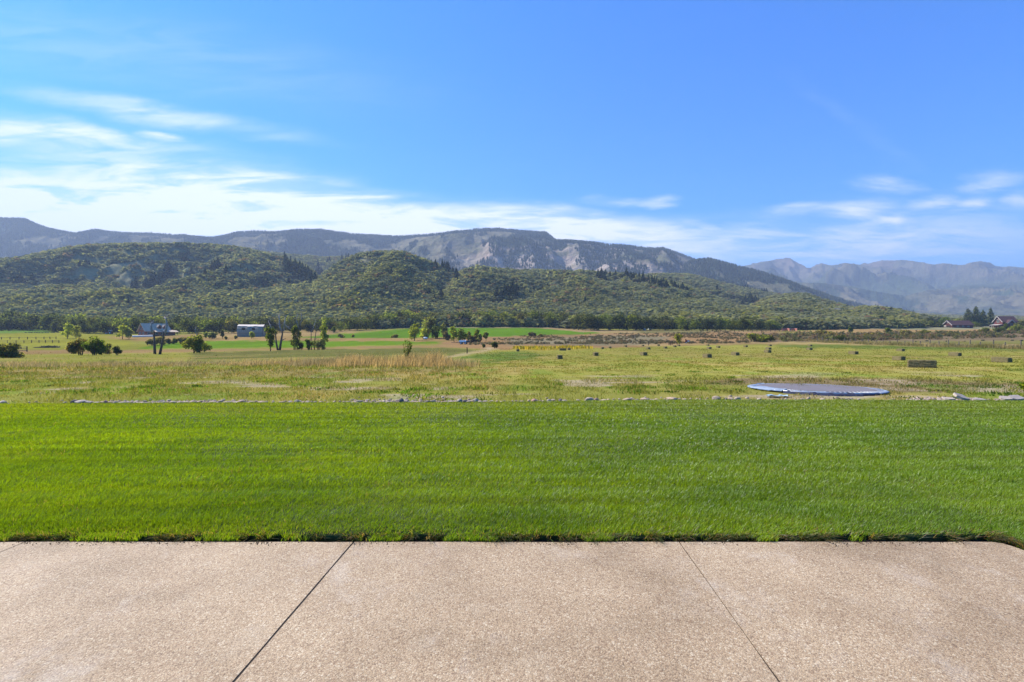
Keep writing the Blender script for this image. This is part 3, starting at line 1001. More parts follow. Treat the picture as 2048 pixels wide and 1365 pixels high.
# yellow flowering weeds at the far edge of the hay field
N = 1300
px = rng.uniform(1026, 1185, N)
Y = rng.uniform(97, 124, N)
X = (px - 1024) / F * Y
k = fbm(X / 3, Y / 3, 3) > .42
px, Y, X = px[k], Y[k], X[k]
N = len(X)
c = np.where((rng.random(N) < .6)[:, None], np.array((.34, .25, .035)), np.array((.17, .165, .04)))
h = .3 + .4 * rng.random(N)
tag(blades('flower_weeds', X, Y, terrain(px, Y), h, np.full(N, .22), rng.normal(0, .1, N), rng.normal(0, .1, N), c, M['leaf']),
    'band of yellow flowering weeds at the far edge of the hay field', 'weeds', kind='stuff')


# ------------------------------------------------------------------ foliage
def leafcloud(lobes, n, size, cols, seed, out=.55, flat=.9):
    """leaf clumps over the shells of several lobes: (cx, cy, cz, rx, ry, rz)"""
    r = np.random.default_rng(seed)
    lobes = np.array(lobes, float)
    vol = (lobes[:, 3] * lobes[:, 4] + lobes[:, 3] * lobes[:, 5] + lobes[:, 4] * lobes[:, 5])
    idx = r.choice(len(lobes), n, p=vol / vol.sum())
    L = lobes[idx]
    d = r.normal(size=(n, 3))
    d /= np.linalg.norm(d, axis=1)[:, None]
    rad = (r.random(n) ** .38)[:, None] * (1 + .14 * r.normal(size=(n, 1)))
    Pp = L[:, :3] + d * rad * L[:, 3:]
    nn = d * out + r.normal(size=(n, 3)) * (1 - out) + np.array((0, 0, .25))
    nn /= np.linalg.norm(nn, axis=1)[:, None]
    u = np.cross(nn, r.normal(size=(n, 3)))
    u /= np.linalg.norm(u, axis=1)[:, None]
    w = np.cross(nn, u)
    s = size * (.6 + .8 * r.random(n))[:, None]
    V = np.stack([Pp - u * s, Pp - w * s * flat * (.5 + .5 * r.random((n, 1))), Pp + u * s, Pp + w * s * flat * (.5 + .5 * r.random((n, 1)))], 1).reshape(-1, 3)
    q = np.arange(n * 4).reshape(n, 4)
    cols = np.array(cols, float)
    tone = cols[r.integers(0, len(cols), n)]
    lt = r.random(len(lobes))[idx][:, None]
    tone = tone * (.82 + .3 * lt) * (.8 + .4 * r.random((n, 1)))
    return V, q, np.repeat(tone, 4, axis=0)


def bush_lobes(w, h, z0, k, seed, core=.6):
    r = random.Random(seed)
    L = [(0, 0, z0 + (h - z0) * .5, w * .5 * core, w * .5 * core, (h - z0) * .5 * .85)]
    for i in range(k):
        a = r.uniform(0, 6.283)
        t = r.uniform(.12, .9)
        env = math.sin(math.pi * min(max(.20 + .76 * t, .06), .96)) ** .55
        rr = w * .5 * env * r.uniform(.5, .88)
        s = w * .5 * r.uniform(.32, .52)
        L.append((math.cos(a) * rr, math.sin(a) * rr, z0 + (h - z0) * (.03 + .86 * t), s, s, min(s * r.uniform(.8, 1.15), (h - z0) * .3)))
    return L


def trunk_mb(h, r0, spread, limbs, seed, lean=(0, 0)):
    r = random.Random(seed)
    mb = MB()
    pts = [(lean[0] * t * h + (r.random() - .5) * r0 * .8 * t, lean[1] * t * h, -r0 * .6 + t * (h + r0 * .6)) for t in (0, .25, .5, .75, 1)]
    mb.tube(pts, [r0 * 1.25, r0, r0 * .8, r0 * .6, r0 * .25], 7)
    for i in range(limbs):
        t = r.uniform(.35, .85)
        b = Vector((lean[0] * t * h, lean[1] * t * h, t * h))
        a = r.uniform(0, 6.283)
        e = b + Vector((math.cos(a) * spread, math.sin(a) * spread, h * r.uniform(.15, .4)))
        mid = (b + e) / 2 + Vector((0, 0, -h * .03))
        mb.tube([b, mid, e], [r0 * .45, r0 * .3, r0 * .08], 5)
    return mb


def place(px, py, lo=12, hi=6000):
    return hit(px, py, lo, hi)


GREENY = [(.27, .285, .045), (.33, .33, .055), (.21, .235, .04)]
GREEN = [(.13, .165, .032), (.165, .20, .034), (.10, .13, .03)]
DARK = [(.065, .085, .024), (.085, .105, .03), (.055, .07, .022)]
OLIVE = [(.20, .19, .06), (.155, .155, .05), (.24, .21, .07)]
BROWN = [(.20, .12, .06), (.15, .10, .055), (.12, .11, .045)]
PALE = [(.25, .265, .09), (.30, .31, .09), (.21, .225, .085)]
SAGE = [(.13, .125, .085), (.16, .15, .10), (.10, .10, .065)]

# (name, label, px, base py, height px, width px, colours, trunk height share, lobes)
PLANTS = [
    ('cottonwood_tree', 'bright yellow-green round tree with a taller twin crown beside the long rail fence', 135, 678, 36, 20, GREENY, .12, 9),
    ('cottonwood_tree', 'lower rounded half of the bright tree pair next to the rail fence end', 152, 677, 28, 20, GREENY, .12, 7),
    ('cottonwood_tree', 'yellow-green slim tree standing between the red tractor and the log house', 245, 679, 31, 20, GREENY, .18, 9),
    ('cottonwood_tree', 'smaller pale green tree just beside the log house fence', 258, 679, 25, 14, PALE, .16, 6),
    ('shrub', 'sparse grey-olive bush in front of the three-rail fence', 21, 716, 32, 40, OLIVE + SAGE, .03, 9),
    ('shrub', 'brown-tinged rounded bush next to the dark green bush in the pasture', 161, 711, 38, 34, BROWN + OLIVE, .04, 9),
    ('shrub', 'large dark green round bush in the left pasture', 189, 711, 42, 34, DARK + GREEN, .04, 10),
    ('shrub', 'low reddish-olive bush on the side of the large dark bush', 214, 709, 22, 24, BROWN + GREEN, .04, 7),
    ('shrub', 'small dark ragged bush at the end of the bush cluster', 234, 711, 20, 16, DARK + SAGE, .03, 6),
    ('shrub', 'hazy grey-green shrub behind the dead forked trunks', 304, 692, 15, 20, SAGE + OLIVE, .1, 6),
    ('shrub', 'olive shrub seen between the two dead trunks', 320, 691, 19, 20, OLIVE, .1, 7),
    ('shrub', 'thin brownish shrub just past the dead forked trunks', 337, 689, 13, 14, SAGE + BROWN, .15, 5),
    ('shrub', 'grey multi-stemmed shrub beside the low green strip', 349, 689, 14, 12, SAGE + OLIVE, .2, 5),
    ('shrub', 'dusky brown-green shrub next to the broad bushy tree', 363, 689, 15, 18, OLIVE + BROWN, .15, 6),
    ('bushy_tree', 'broad olive-green bushy tree on one short trunk in the tan strip', 388, 707, 39, 34, OLIVE + GREEN, .14, 11),
    ('bushy_tree', 'lower spreading half of the bushy tree pair in the tan strip', 409, 705, 24, 26, OLIVE + GREEN, .16, 8),
    ('shrub', 'small bright green shrub in the tan grass left of the grey barn', 412, 677, 13, 10, GREENY, .08, 4),
    ('shrub', 'grey-green shrub in the tan grass between house and barn', 425, 678, 15, 16, GREEN + SAGE, .08, 5),
    ('sapling', 'thin wispy sapling left of the grey barn', 445, 678, 19, 9, SAGE + GREEN, .3, 4),
    ('shrub', 'tiny round bush on the tan strip under the wispy sapling', 452, 680, 7, 6, OLIVE, .2, 3),
    ('shrub', 'tiny olive bush by the grey barn corner', 471, 679, 8, 7, OLIVE, .2, 3),
    ('small_tree', 'small yellow-green round tree right before the grey barn wall', 503, 678, 15, 12, GREENY, .28, 6),
    ('slender_tree', 'dense dark green teardrop tree with a short pale trunk near the dead forked tree', 541, 703, 56, 25, GREEN + DARK, .12, 13),
    ('slender_tree', 'tall narrow dark tree under bare grey branches', 590, 700, 56, 20, DARK + GREEN, .03, 12),
    ('shrub', 'dark spiky shrub at the foot of the tall narrow tree', 603, 700, 16, 14, DARK, .05, 5),
    ('shrub', 'dark fan-shaped shrub below the bare pale snags', 617, 701, 24, 15, GREEN + DARK, .05, 6),
    ('shrub', 'wide dark shrub at the base of the tall light green tree', 637, 700, 24, 24, DARK + SAGE, .05, 8),
    ('slender_tree', 'tall light green tree leaning over the wide dark shrub', 648, 699, 70, 18, PALE + GREENY, .06, 12),
    ('small_tree', 'small green tree standing alone on the edge of the bright field', 668, 666, 13, 10, GREEN, .15, 5),
    ('cottonwood_tree', 'bright green rounded tree casting a shadow, first of the grove mid-valley', 829, 682, 39, 25, GREENY + GREEN, .12, 11),
    ('cottonwood_tree', 'low bright green tree tucked against the grove front', 848, 679, 26, 19, GREENY, .06, 8),
    ('cottonwood_tree', 'tall pale crown rising behind the front of the grove', 850, 677, 42, 22, PALE, .2, 9),
    ('cottonwood_tree', 'tallest pale grey-green crown in the mid-valley grove', 864, 677, 46, 24, PALE + SAGE, .25, 10),
    ('cottonwood_tree', 'dark shaded tree in the hollow of the grove', 873, 678, 28, 22, DARK, .05, 8),
    ('cottonwood_tree', 'pale olive tree at the back of the grove', 887, 677, 32, 18, PALE + OLIVE, .15, 8),
    ('shrub', 'brownish shrub at the foot of the grove', 893, 681, 18, 15, BROWN + SAGE, .05, 5),
    ('cottonwood_tree', 'slim mid-green tree over the parked flat trailer', 908, 685, 36, 17, GREEN + GREENY, .1, 9),
    ('cottonwood_tree', 'darker wide tree right above the flat trailer', 923, 684, 32, 22, GREEN + DARK, .06, 9),
    ('cottonwood_tree', 'faded light tree between the trailer and the last slim trees', 938, 683, 22, 13, PALE + OLIVE, .1, 6),
    ('shrub', 'mauve-brown rounded shrub at the end of the grove', 945, 687, 16, 18, BROWN + SAGE, .05, 6),
    ('slender_tree', 'slim yellow-topped tree behind the mauve shrub', 953, 685, 30, 13, GREENY + GREEN, .15, 7),
    ('shrub', 'grey-green bush beside the mauve shrub', 960, 686, 20, 14, SAGE + GREEN, .05, 5),
    ('small_tree', 'slim dark-topped tree standing apart from the grove', 972, 684, 22, 12, GREEN + OLIVE, .3, 6),
    ('small_tree', 'small dark mushroom-shaped tree beside the dirt track', 989, 697, 14, 14, DARK, .35, 6),
    ('shrub', 'tiny dark pointed bush near the start of the track', 967, 696, 8, 7, DARK, .05, 3),
    ('shrub', 'low grey bush along the tan bank before the bright field', 683, 676, 7, 13, SAGE + OLIVE, .05, 4),
    ('shrub', 'small dark bush on the tan bank', 706, 675, 6, 8, OLIVE, .05, 3),
    ('shrub', 'wide low olive bush on the bank before the bright field', 790, 676, 7, 15, OLIVE, .05, 4),
    ('shrub', 'brown rounded bush on the right end of the bright field', 1064, 673, 9, 17, BROWN + SAGE, .05, 5),
    ('shrub', 'smaller dark bush beside the brown rounded bush', 1081, 674, 6, 9, OLIVE, .05, 3),
    ('small_tree', 'lone yellowing tree beside the dark corner posts at the hay field edge', 1358, 691, 25, 19, OLIVE + GREENY + BROWN, .1, 8),
    ('shrub', 'long dark green willow bush behind the fence line', 1512, 684, 17, 40, GREEN + OLIVE, .03, 9),
    ('shrub', 'dark willow bush joined on to the long willow bush', 1540, 683, 12, 26, OLIVE + DARK, .03, 6),
    ('shrub', 'dusky brown bush above the dark ditch', 1640, 673, 12, 30, OLIVE + BROWN, .03, 7),
    ('shrub', 'almost black low bush in the ditch behind the fence', 1680, 682, 12, 26, DARK, .03, 6),
    ('shrub', 'small upright green bush on the ditch edge', 1700, 667, 13, 10, GREEN, .05, 4),
    ('shrub', 'grey-brown bush in the ditch row, left of the upright green one', 1665, 676, 12, 24, BROWN + OLIVE, .03, 6),
    ('shrub', 'rounded brown bush in the ditch beyond the middle fence posts', 1745, 677, 13, 28, BROWN + OLIVE, .03, 7),
    ('shrub', 'green bush poking above the brown ditch brush', 1775, 670, 14, 15, GREEN, .03, 5),
    ('shrub', 'large dark brown bush where the ditch bank turns', 1815, 674, 14, 24, OLIVE + BROWN, .03, 7),
    ('shrub', 'lone dark bush past the gap in the ditch brush', 1852, 672, 12, 22, OLIVE + GREEN, .03, 6),
    ('shrub', 'low olive bush on the slope beneath the red barn', 1900, 673, 9, 24, OLIVE + BROWN, .03, 6),
    ('shrub', 'green bush on the slope below the tall pines', 1968, 668, 14, 16, GREEN + OLIVE, .03, 5),
    ('shrub', 'round grey-green bush below the red house porch', 1998, 668, 15, 20, SAGE + GREEN, .03, 6),
    ('shrub', 'dark green bush right before the red house wall', 2012, 660, 14, 12, DARK + GREEN, .03, 5),
    ('shrub', 'wide olive bush on the slope at the end of the red house', 2030, 666, 15, 28, OLIVE + GREEN, .03, 7),
    ('shrub', 'tall dark bush beside the red house corner', 2040, 658, 16, 18, DARK + OLIVE, .03, 6),
    ('round_tree', 'rounded green tree behind the red barn roof', 1889, 652, 18, 22, GREEN, .1, 7),
    ('round_tree', 'second lighter round tree behind the middle of the red barn', 1918, 653, 17, 20, GREEN + PALE, .1, 7),
    ('round_tree', 'flat-topped grey-green shrubby tree left of the red barn', 1868, 655, 8, 30, SAGE + GREEN, .05, 6),
]
VEG_I = 0
for (nm, lab, px, py, hp, wp, cols, tr, k) in PLANTS:
    VEG_I += 1
    loc, Y = place(px, py, 40, 440)
    hgt, wid = hp / F * Y, wp / F * Y
    root = empty(nm, loc)
    tag(root, lab, 'shrub' if 'shrub' == nm else 'tree', 'trees and shrubs of the valley floor')
    z0 = hgt * tr * .5
    nl = int(min(2600, max(1000, hp * wp * 1.8)))
    V, q, c = leafcloud(bush_lobes(wid, hgt, z0, k, VEG_I), nl, max(.5 * Y / F * 2.3, wid * .046), cols, VEG_I, out=.6)
    dark_in = 1.0
    obj('crown', fast_mesh('crown', V, quads=q, col=c), M['leaf'], root)
    if tr >= .1:
        trunk_mb(hgt * .8, max(wid * .03, .08), wid * .3, 5, VEG_I).build('trunk', M['bark'], root, smooth=True)
    else:
        mb = MB()
        for i in range(6):
            a = i * 1.05
            mb.tube([(math.cos(a) * wid * .08, math.sin(a) * wid * .08, -.1), (math.cos(a) * wid * .16, math.sin(a) * wid * .16, hgt * .4),
                     (math.cos(a) * wid * .26, math.sin(a) * wid * .26, hgt * .75)], [wid * .02, wid * .014, wid * .004], 5)
        mb.build('stem', M['bark'], root)

# tall pines beside the red house
def conifer_mesh(name, seed, h=1.0, wid=.32, tiers=15, per=9, bare=.06, cols=((.035, .05, .02), (.045, .06, .024), (.03, .042, .018)), ragged=.3, roundtop=False):
    """unit-height conifer: drooping leaf sprays in whorls round a thin stem"""
    r = random.Random(seed)
    V, Q, C = [], [], []
    for t in range(tiers):
        f = t / (tiers - 1)
        z = bare + (1 - bare) * f
        rad = wid * .5 * ((1 - f) ** .8 if not roundtop else (math.sin(math.pi * min(.97, .25 + .72 * f)) ** .7)) + .012
        for i in range(per):
            a = r.uniform(0, 6.283)
            rr = rad * r.uniform(1 - ragged, 1 + ragged * .5)
            zz = z + r.uniform(-.02, .02)
            w = rr * r.uniform(.45, .7) + .01
            dx, dy = math.cos(a), math.sin(a)
            tipz = zz - rr * r.uniform(.2, .6)
            k = len(V)
            V += [(dx * rr * .08, dy * rr * .08, zz + .03), (dx * rr * .6 - dy * w, dy * rr * .6 + dx * w, zz - .01),
                  (dx * rr, dy * rr, tipz), (dx * rr * .6 + dy * w, dy * rr * .6 - dx * w, zz - .015)]
            Q.append((k, k + 1, k + 2, k + 3))
            c = np.array(r.choice(cols)) * r.uniform(.7, 1.35)
            C += [c] * 4
    # stem
    n = 5
    k = len(V)
    for (zz, rd) in ((-.03, .016), (1.0, .003)):
        for i in range(n):
            a = 6.283 * i / n
            V.append((math.cos(a) * rd, math.sin(a) * rd, zz))
            C.append(np.array((.05, .035, .025)))
    for i in range(n):
        Q.append((k + i, k + (i + 1) % n, k + n + (i + 1) % n, k + n + i))
    return fast_mesh(name, np.array(V), quads=np.array(Q), col=np.array(C))


PINE = [(.10, .12, .05), (.08, .10, .042), (.13, .14, .055)]
for i, (px, py, hp, wp, lab) in enumerate([(1936, 654, 36, 26, 'broad dark pine nearest the red barn'), (1952, 654, 41, 24, 'tallest dark pine in the clump beside the red house'),
                                           (1966, 654, 33, 19, 'slimmer pine between the tallest pine and the red house'), (1981, 654, 37, 19, 'pointed pine touching the red house gable')]):
    loc, Y = place(px, py, 300, 440)
    hgt, wid = hp / F * Y, wp / F * Y
    root = empty('pine_tree', loc)
    tag(root, lab, 'tree', 'pines beside the red house')
    L = []
    r = random.Random(50 + i)
    for t in range(16):
        f = t / 15
        a = r.uniform(0, 6.283)
        rad = wid * .5 * (1 - f) ** .62
        for kk in range(3):
            a += 2.1
            L.append((math.cos(a) * rad * .55, math.sin(a) * rad * .55, hgt * (.12 + .86 * f), rad * .5 + .25, rad * .5 + .25, hgt * .045 + .2))
    V, q, c = leafcloud(L, 1500, .5, PINE, 60 + i, out=.45)
    obj('crown', fast_mesh('crown', V, quads=q, col=c), M['needle'], root)
    trunk_mb(hgt * .95, wid * .035, .3, 3, 60 + i).build('trunk', M['bark'], root)

# dead trees
def dead_tree(label, px, py, limbs, r0, lo=60, hi=300):
    """limbs: list of (pixel outline from the base up, radius share, depth offset)"""
    loc, Y = place(px, py, lo, hi)
    root = empty('dead_tree', loc)
    tag(root, label, 'tree', 'dead trees of the valley floor')
    s = Y / F
    r = random.Random(px)
    for (pts, rs, dp) in limbs:
        P3 = []
        for j, (qx, qy) in enumerate(pts):
            P3.append(((qx - px) * s, dp * j / max(1, len(pts) - 1), (py - qy) * s - (.3 if j == 0 else 0)))
        n_ = len(P3)
        rad = [r0 * rs * (1.0 if rs > .5 else 1.7) * (1 - .62 * j / (n_ - 1)) for j in range(n_)]
        mb = MB()
        mb.tube(P3, rad, 7)
        for j in range(1, n_):
            for q in range(3 if rs <= .5 else 1):
                b = Vector(P3[j])
                e = b + Vector((r.uniform(-1, 1), r.uniform(-1, 1), r.uniform(.1, 1))) * s * r.uniform(4, 9)
                mb.tube([b, (b + e) / 2 + Vector((r.uniform(-.1, .1), 0, .05)), e], [rad[j] * .6, rad[j] * .45, .02], 4)
        mb.build('trunk' if rs > .5 else 'branch', M['bark'] if rs > .5 else M['deadwood'], root, smooth=True)


dead_tree('dead tree with two thick dark leaning trunks in front of the log house', 314, 709,
          [([(310, 709), (308, 690), (306, 672), (305, 662)], 1.0, .4), ([(319, 709), (325, 690), (329, 675), (330, 664)], .95, -.4),
           ([(305, 662), (301, 655), (301, 647), (305, 643)], .49, .3), ([(330, 664), (333, 652), (331, 640), (326, 634)], .49, .3)], .23)
dead_tree('bare forked dead tree with two dark trunks and long pale branches', 557, 701,
          [([(556, 701), (552, 686), (550, 670), (548, 662)], .8, .5), ([(559, 701), (563, 682), (566, 668), (566, 660)], 1.0, -.5),
           ([(564, 662), (558, 652), (557, 638), (556, 630)], .4, .6), ([(567, 661), (570, 648), (572, 634)], .4, -.4), ([(548, 662), (540, 652), (535, 642)], .3, .4)], .30)
dead_tree('bare grey branches rising above the tall narrow dark tree', 592, 700,
          [([(588, 700), (587, 670), (584, 645), (582, 630)], .55, .4), ([(594, 700), (597, 665), (600, 645), (607, 636)], .6, -.4), ([(597, 655), (592, 640), (594, 628)], .4, .4),
           ([(587, 660), (577, 656), (572, 650)], .35, -.3), ([(600, 650), (603, 636), (601, 626)], .35, .3)], .2)
dead_tree('bare pale snag rising out of the fan-shaped shrub', 626, 700,
          [([(623, 700), (622, 680), (622, 662), (621, 645)], .6, .2), ([(629, 700), (630, 680), (633, 662), (637, 650)], .6, -.3), ([(622, 662), (627, 655), (631, 640)], .3, .2)], .2)
dead_tree('small grey dead tree behind the broad bushy tree', 394, 684, [([(394, 684), (394, 670), (395, 658)], .6, .2), ([(394, 670), (390, 662), (391, 655)], .4, .2)], .18)

# leafy sapling in the tall dry grass, and grey sagebrush round it
def open_sapling(name, label, px, Y, hgt, wid, seed, cols, nl, size):
    loc = P(px, Y)
    root = empty(name, loc)
    tag(root, label, 'tree' if 'sap' in name else 'shrub')
    r = random.Random(seed)
    mb = MB()
    V, Q, C = [], [], []
    for i in range(11):
        a = r.uniform(0, 6.283)
        sp = wid * .5 * r.uniform(.25, 1.0)
        top = Vector((math.cos(a) * sp, math.sin(a) * sp, hgt * r.uniform(.6, 1.0)))
        pts = [Vector((0, 0, -.05)), Vector((top.x * .3, top.y * .3, top.z * .4)), Vector((top.x * .75, top.y * .75, top.z * .75)), top]
        mb.tube(pts, [.014, .011, .008, .003], 5)
        for j in range(nl // 11):
            t = r.uniform(.2, 1)
            f = t * 3
            b = pts[int(min(2, f))].lerp(pts[int(min(2, f)) + 1], f - int(min(2, f)))
            d = Vector((r.gauss(0, 1), r.gauss(0, 1), r.gauss(.3, .6))).normalized()
            u = d.cross(Vector((r.random(), r.random(), r.random()))).normalized()
            L = size * r.uniform(.7, 1.3)
            k = len(V)
            V += [b, b + d * L * .5 + u * L * .26, b + d * L, b + d * L * .5 - u * L * .26]
            Q.append((k, k + 1, k + 2, k + 3))
            C += [np.array(r.choice(cols)) * r.uniform(.7, 1.3)] * 4
    mb.build('stem', M['bark'], root)
    obj('crown', fast_mesh('crown', np.array([tuple(v) for v in V]), quads=np.array(Q), col=np.array(C)), M['leaf'], root)


open_sapling('sapling', 'young leafy green sapling with open branches in the tall dry grass', 814, 32.0, 1.62, .85, 3, [(.09, .14, .02), (.06, .10, .018), (.14, .15, .02), (.05, .075, .02)], 640, .085)
open_sapling('leafy_shrub', 'bright green leafy shrub at the far corner of the lawn', 2058, 13.0, .40, .52, 5, [(.16, .22, .02), (.08, .13, .02), (.22, .24, .025)], 640, .06)
for i, (px, Y, h, w, lab) in enumerate([(215, 33, .42, 1.3, 'rounded grey-green sagebrush in the dry strip left of the others'), (272, 33, .38, 1.1, 'grey sagebrush right of the rounded one in the dry strip'),
                                        (645, 33.5, .55, 1.0, 'grey sagebrush at the start of the tall golden grass'), (690, 33, .85, 1.2, 'blue-grey sagebrush rising over the tall dry grass'),
                                        (765, 33.5, .95, 1.5, 'tall hazy sagebrush just left of the leafy sapling'), (832, 33, .8, .8, 'thin grey sagebrush just right of the leafy sapling'),
                                        (786, 31, .55, .7, 'small pale sagebrush at the foot of the leafy sapling')]):
    loc = P(px, Y)
    root = empty('sagebrush', loc)
    tag(root, lab, 'shrub', 'sagebrush in the dry grass strip')
    V, q, c = leafcloud(bush_lobes(w, h, .02, 8, 200 + i), 900, .022, SAGE + [(.12, .13, .085)], 200 + i, out=.4, flat=.4)
    obj('crown', fast_mesh('crown', V, quads=q, col=c), M['leaf'], root)
    mb = MB()
    for j in range(7):
        a = j * .9
        mb.tube([(0, 0, -.03), (math.cos(a) * w * .3, math.sin(a) * w * .3, h * .75)], [.012, .004], 4)
    mb.build('stem', M['bark'], root)

# sage and rabbitbrush covering the tan bank and the ditch
px = rng.uniform(900, 2110, 13000)
Y = rng.uniform(150, 330, 13000)
z = terrain(px, Y)
py = HOR - (z - H) * F / Y
X = (px - 1024) / F * Y
d = fbm(X / 12, Y / 16, 4)
bank = inpoly(px, py, [(930, 690), (1030, 673), (1200, 669), (1480, 664), (1500, 688), (1330, 690), (1180, 693), (1000, 696)]) & (d > .47)
ditch = inpoly(px, py, [(1490, 674), (1640, 670), (1760, 668), (2110, 665), (2110, 676), (1850, 680), (1700, 683), (1500, 685)]) & (d > .47)
k = (bank | ditch) & (rng.random(len(px)) < .75)
px, Y, z, X, ditch = px[k], Y[k], z[k], X[k], ditch[k]
VV, QQ, CC = [], [], []
base = [leafcloud(bush_lobes(1.0, .62, .02, 5, 300 + i), 46, .12, [(1, 1, 1)], 300 + i, out=.5) for i in range(6)]
off = 0
for i in range(len(px)):
    V, q, c = base[i % 6]
    s = random.uniform(.6, 1.5) if not ditch[i] else random.choice((.8, 1.1, 1.4, 1.8, 2.6)) * random.uniform(.8, 1.2)
    a = random.uniform(0, 6.28)
    ca_, sa_ = math.cos(a) * s, math.sin(a) * s
    VV.append(np.stack([V[:, 0] * ca_ - V[:, 1] * sa_ + X[i], V[:, 0] * sa_ + V[:, 1] * ca_ + Y[i], V[:, 2] * s * (1.2 if ditch[i] else .9) + z[i]], -1))
    QQ.append(q + off)
    off += len(V)
    tone = np.array(random.choice([(.20, .155, .085), (.15, .135, .065), (.24, .165, .09), (.12, .13, .055), (.17, .17, .07)] if ditch[i] else [(.14, .13, .085), (.17, .145, .09), (.20, .14, .08), (.11, .105, .06)]))
    CC.append(c * tone)
tag(obj('sage_scrub', fast_mesh('sage_scrub', np.concatenate(VV), quads=np.concatenate(QQ), col=np.concatenate(CC)), M['scrub']),
    'low grey sage scrub covering the tan bank and the ditch', 'scrub', kind='stuff')

# ------------------------------------------------------------------ oaks along the foot of the hills: single trees
oaks = []
for i in range(9):
    r = random.Random(400 + i)
    w, h = r.uniform(.95, 1.35), 1.0
    L = bush_lobes(w, h, .02, 12, 400 + i, core=.75)
    cols = [[(.060, .074, .025), (.076, .09, .028), (.05, .062, .022)], [(.05, .06, .022), (.064, .072, .025), (.044, .053, .02)], [(.13, .15, .034), (.10, .122, .03), (.155, .17, .034)],
            [(.11, .105, .04), (.09, .092, .03), (.13, .11, .04)]][(0, 1, 0, 2, 1, 0, 3, 1, 2)[i]]
    V, q, c = leafcloud(L, 840, .05, cols, 400 + i, out=.62)
    oaks.append(fast_mesh('oak_tree', V, quads=q, col=c))
for me in oaks:
    me.materials.append(M['leaf'])


def edge_py(px):
    return np.interp(px, [-80, 0, 60, 120, 200, 300, 420, 560, 660, 740, 800, 900, 1000, 1090, 1180, 1280, 1400, 1500, 1560, 1640, 1760, 1860, 1960],
                     [663, 662, 661, 664, 668, 668, 667, 666, 664, 659, 654, 653, 653, 653, 661, 661, 662, 662, 660, 659, 656, 655, 655])


def oak_label(px):
    for a, lab in ((130, 'dark oak in the wall of trees beyond the left pasture'), (275, 'dark oak in the tree wall behind the red tractor'), (400, 'dark oak in the tree wall behind the log house'),
                   (560, 'dark oak in the tree wall behind the grey barn'), (780, 'rounded oak in the tree wall behind the bare snags'), (1000, 'dark oak in the tree wall behind the mid-valley grove'),
                   (1210, 'rounded dark oak along the back of the bright green field'), (1460, 'rounded oak at the foot of the hill above the tan bank'),
                   (1640, 'dark oak at the wood edge above the red rail corral'), (3000, 'low dark oak in the tree wall left of the red barn')):
        if px < a:
            return lab


px = -70.0
rr = random.Random(5)
while px < 1960:
    for row in range(2):
        p = px + rr.uniform(-5, 5)
        e = float(edge_py(p))
        loc, Y = hit(p, e - row * 2.2, 240, 460)
        Y2 = Y + row * 9
        loc = P(p, Y2)
        hpx = np.interp(p, [-80, 100, 400, 700, 1000, 1200, 1500, 1700, 1960], [31, 32, 28, 27, 25, 30, 24, 17, 12]) * rr.uniform(.75, 1.2)
        hm = hpx / F * Y2
        o = bpy.data.objects.new('oak_tree', rr.choice(oaks))
        o.location = loc
        o.rotation_euler = (0, 0, rr.uniform(0, 6.28))
        wsc_ = hm * rr.uniform(.8, 1.05)
        o.scale = (wsc_, wsc_, hm)
        link(o)
        tag(o, oak_label(p), 'tree', oak_label(p))
    px += rr.uniform(10, 17)

# ------------------------------------------------------------------ scrub oak over the hills: one mass
NC = 90000
Y = np.sqrt(338 ** 2 + rng.random(NC) * (1400 ** 2 - 338 ** 2))
Y = np.where(rng.random(NC) < .22, np.sqrt(338 ** 2 + rng.random(NC) * (620 ** 2 - 338 ** 2)), Y)
px = rng.uniform(-130, 2180, NC)
z = terrain(px, Y)
X = (px - 1024) / F * Y
hgt = (3.4 + 3.2 * rng.random(NC)) * (.75 + .5 * fbm(X / 40, Y / 40, 3)) * np.where(Y < 480, 1.15, 1)
k = seen(px, Y, z + hgt)
dens = fbm(X / 55 + 8, Y / 55, 4)
k &= (dens > .31) | (rng.random(NC) < .4)
py = HOR - (z - H) * F / Y
k &= ~((px > 1840) & (Y < 470)) & (py < edge_py(px) + 1)
px, Y, z, X, hgt = px[k], Y[k], z[k], X[k], hgt[k]
NC = len(px)
protoF = [leafcloud(bush_lobes(1.15, 1.0, -.15, 6, 500 + i, core=.8), 40, .20, [(1, 1, 1)], 500 + i, out=.95) for i in range(8)]
protoN = [leafcloud(bush_lobes(1.15, 1.0, -.1, 8, 520 + i, core=.8), 90, .13, [(1, 1, 1)], 520 + i, out=.93) for i in range(8)]
hue = fbm(X / 70 + 31, Y / 60, 4)
yel = fbm(X / 26 + 3, Y / 26 + 50, 4)
VV, QQ, CC = [], [], []
off = 0
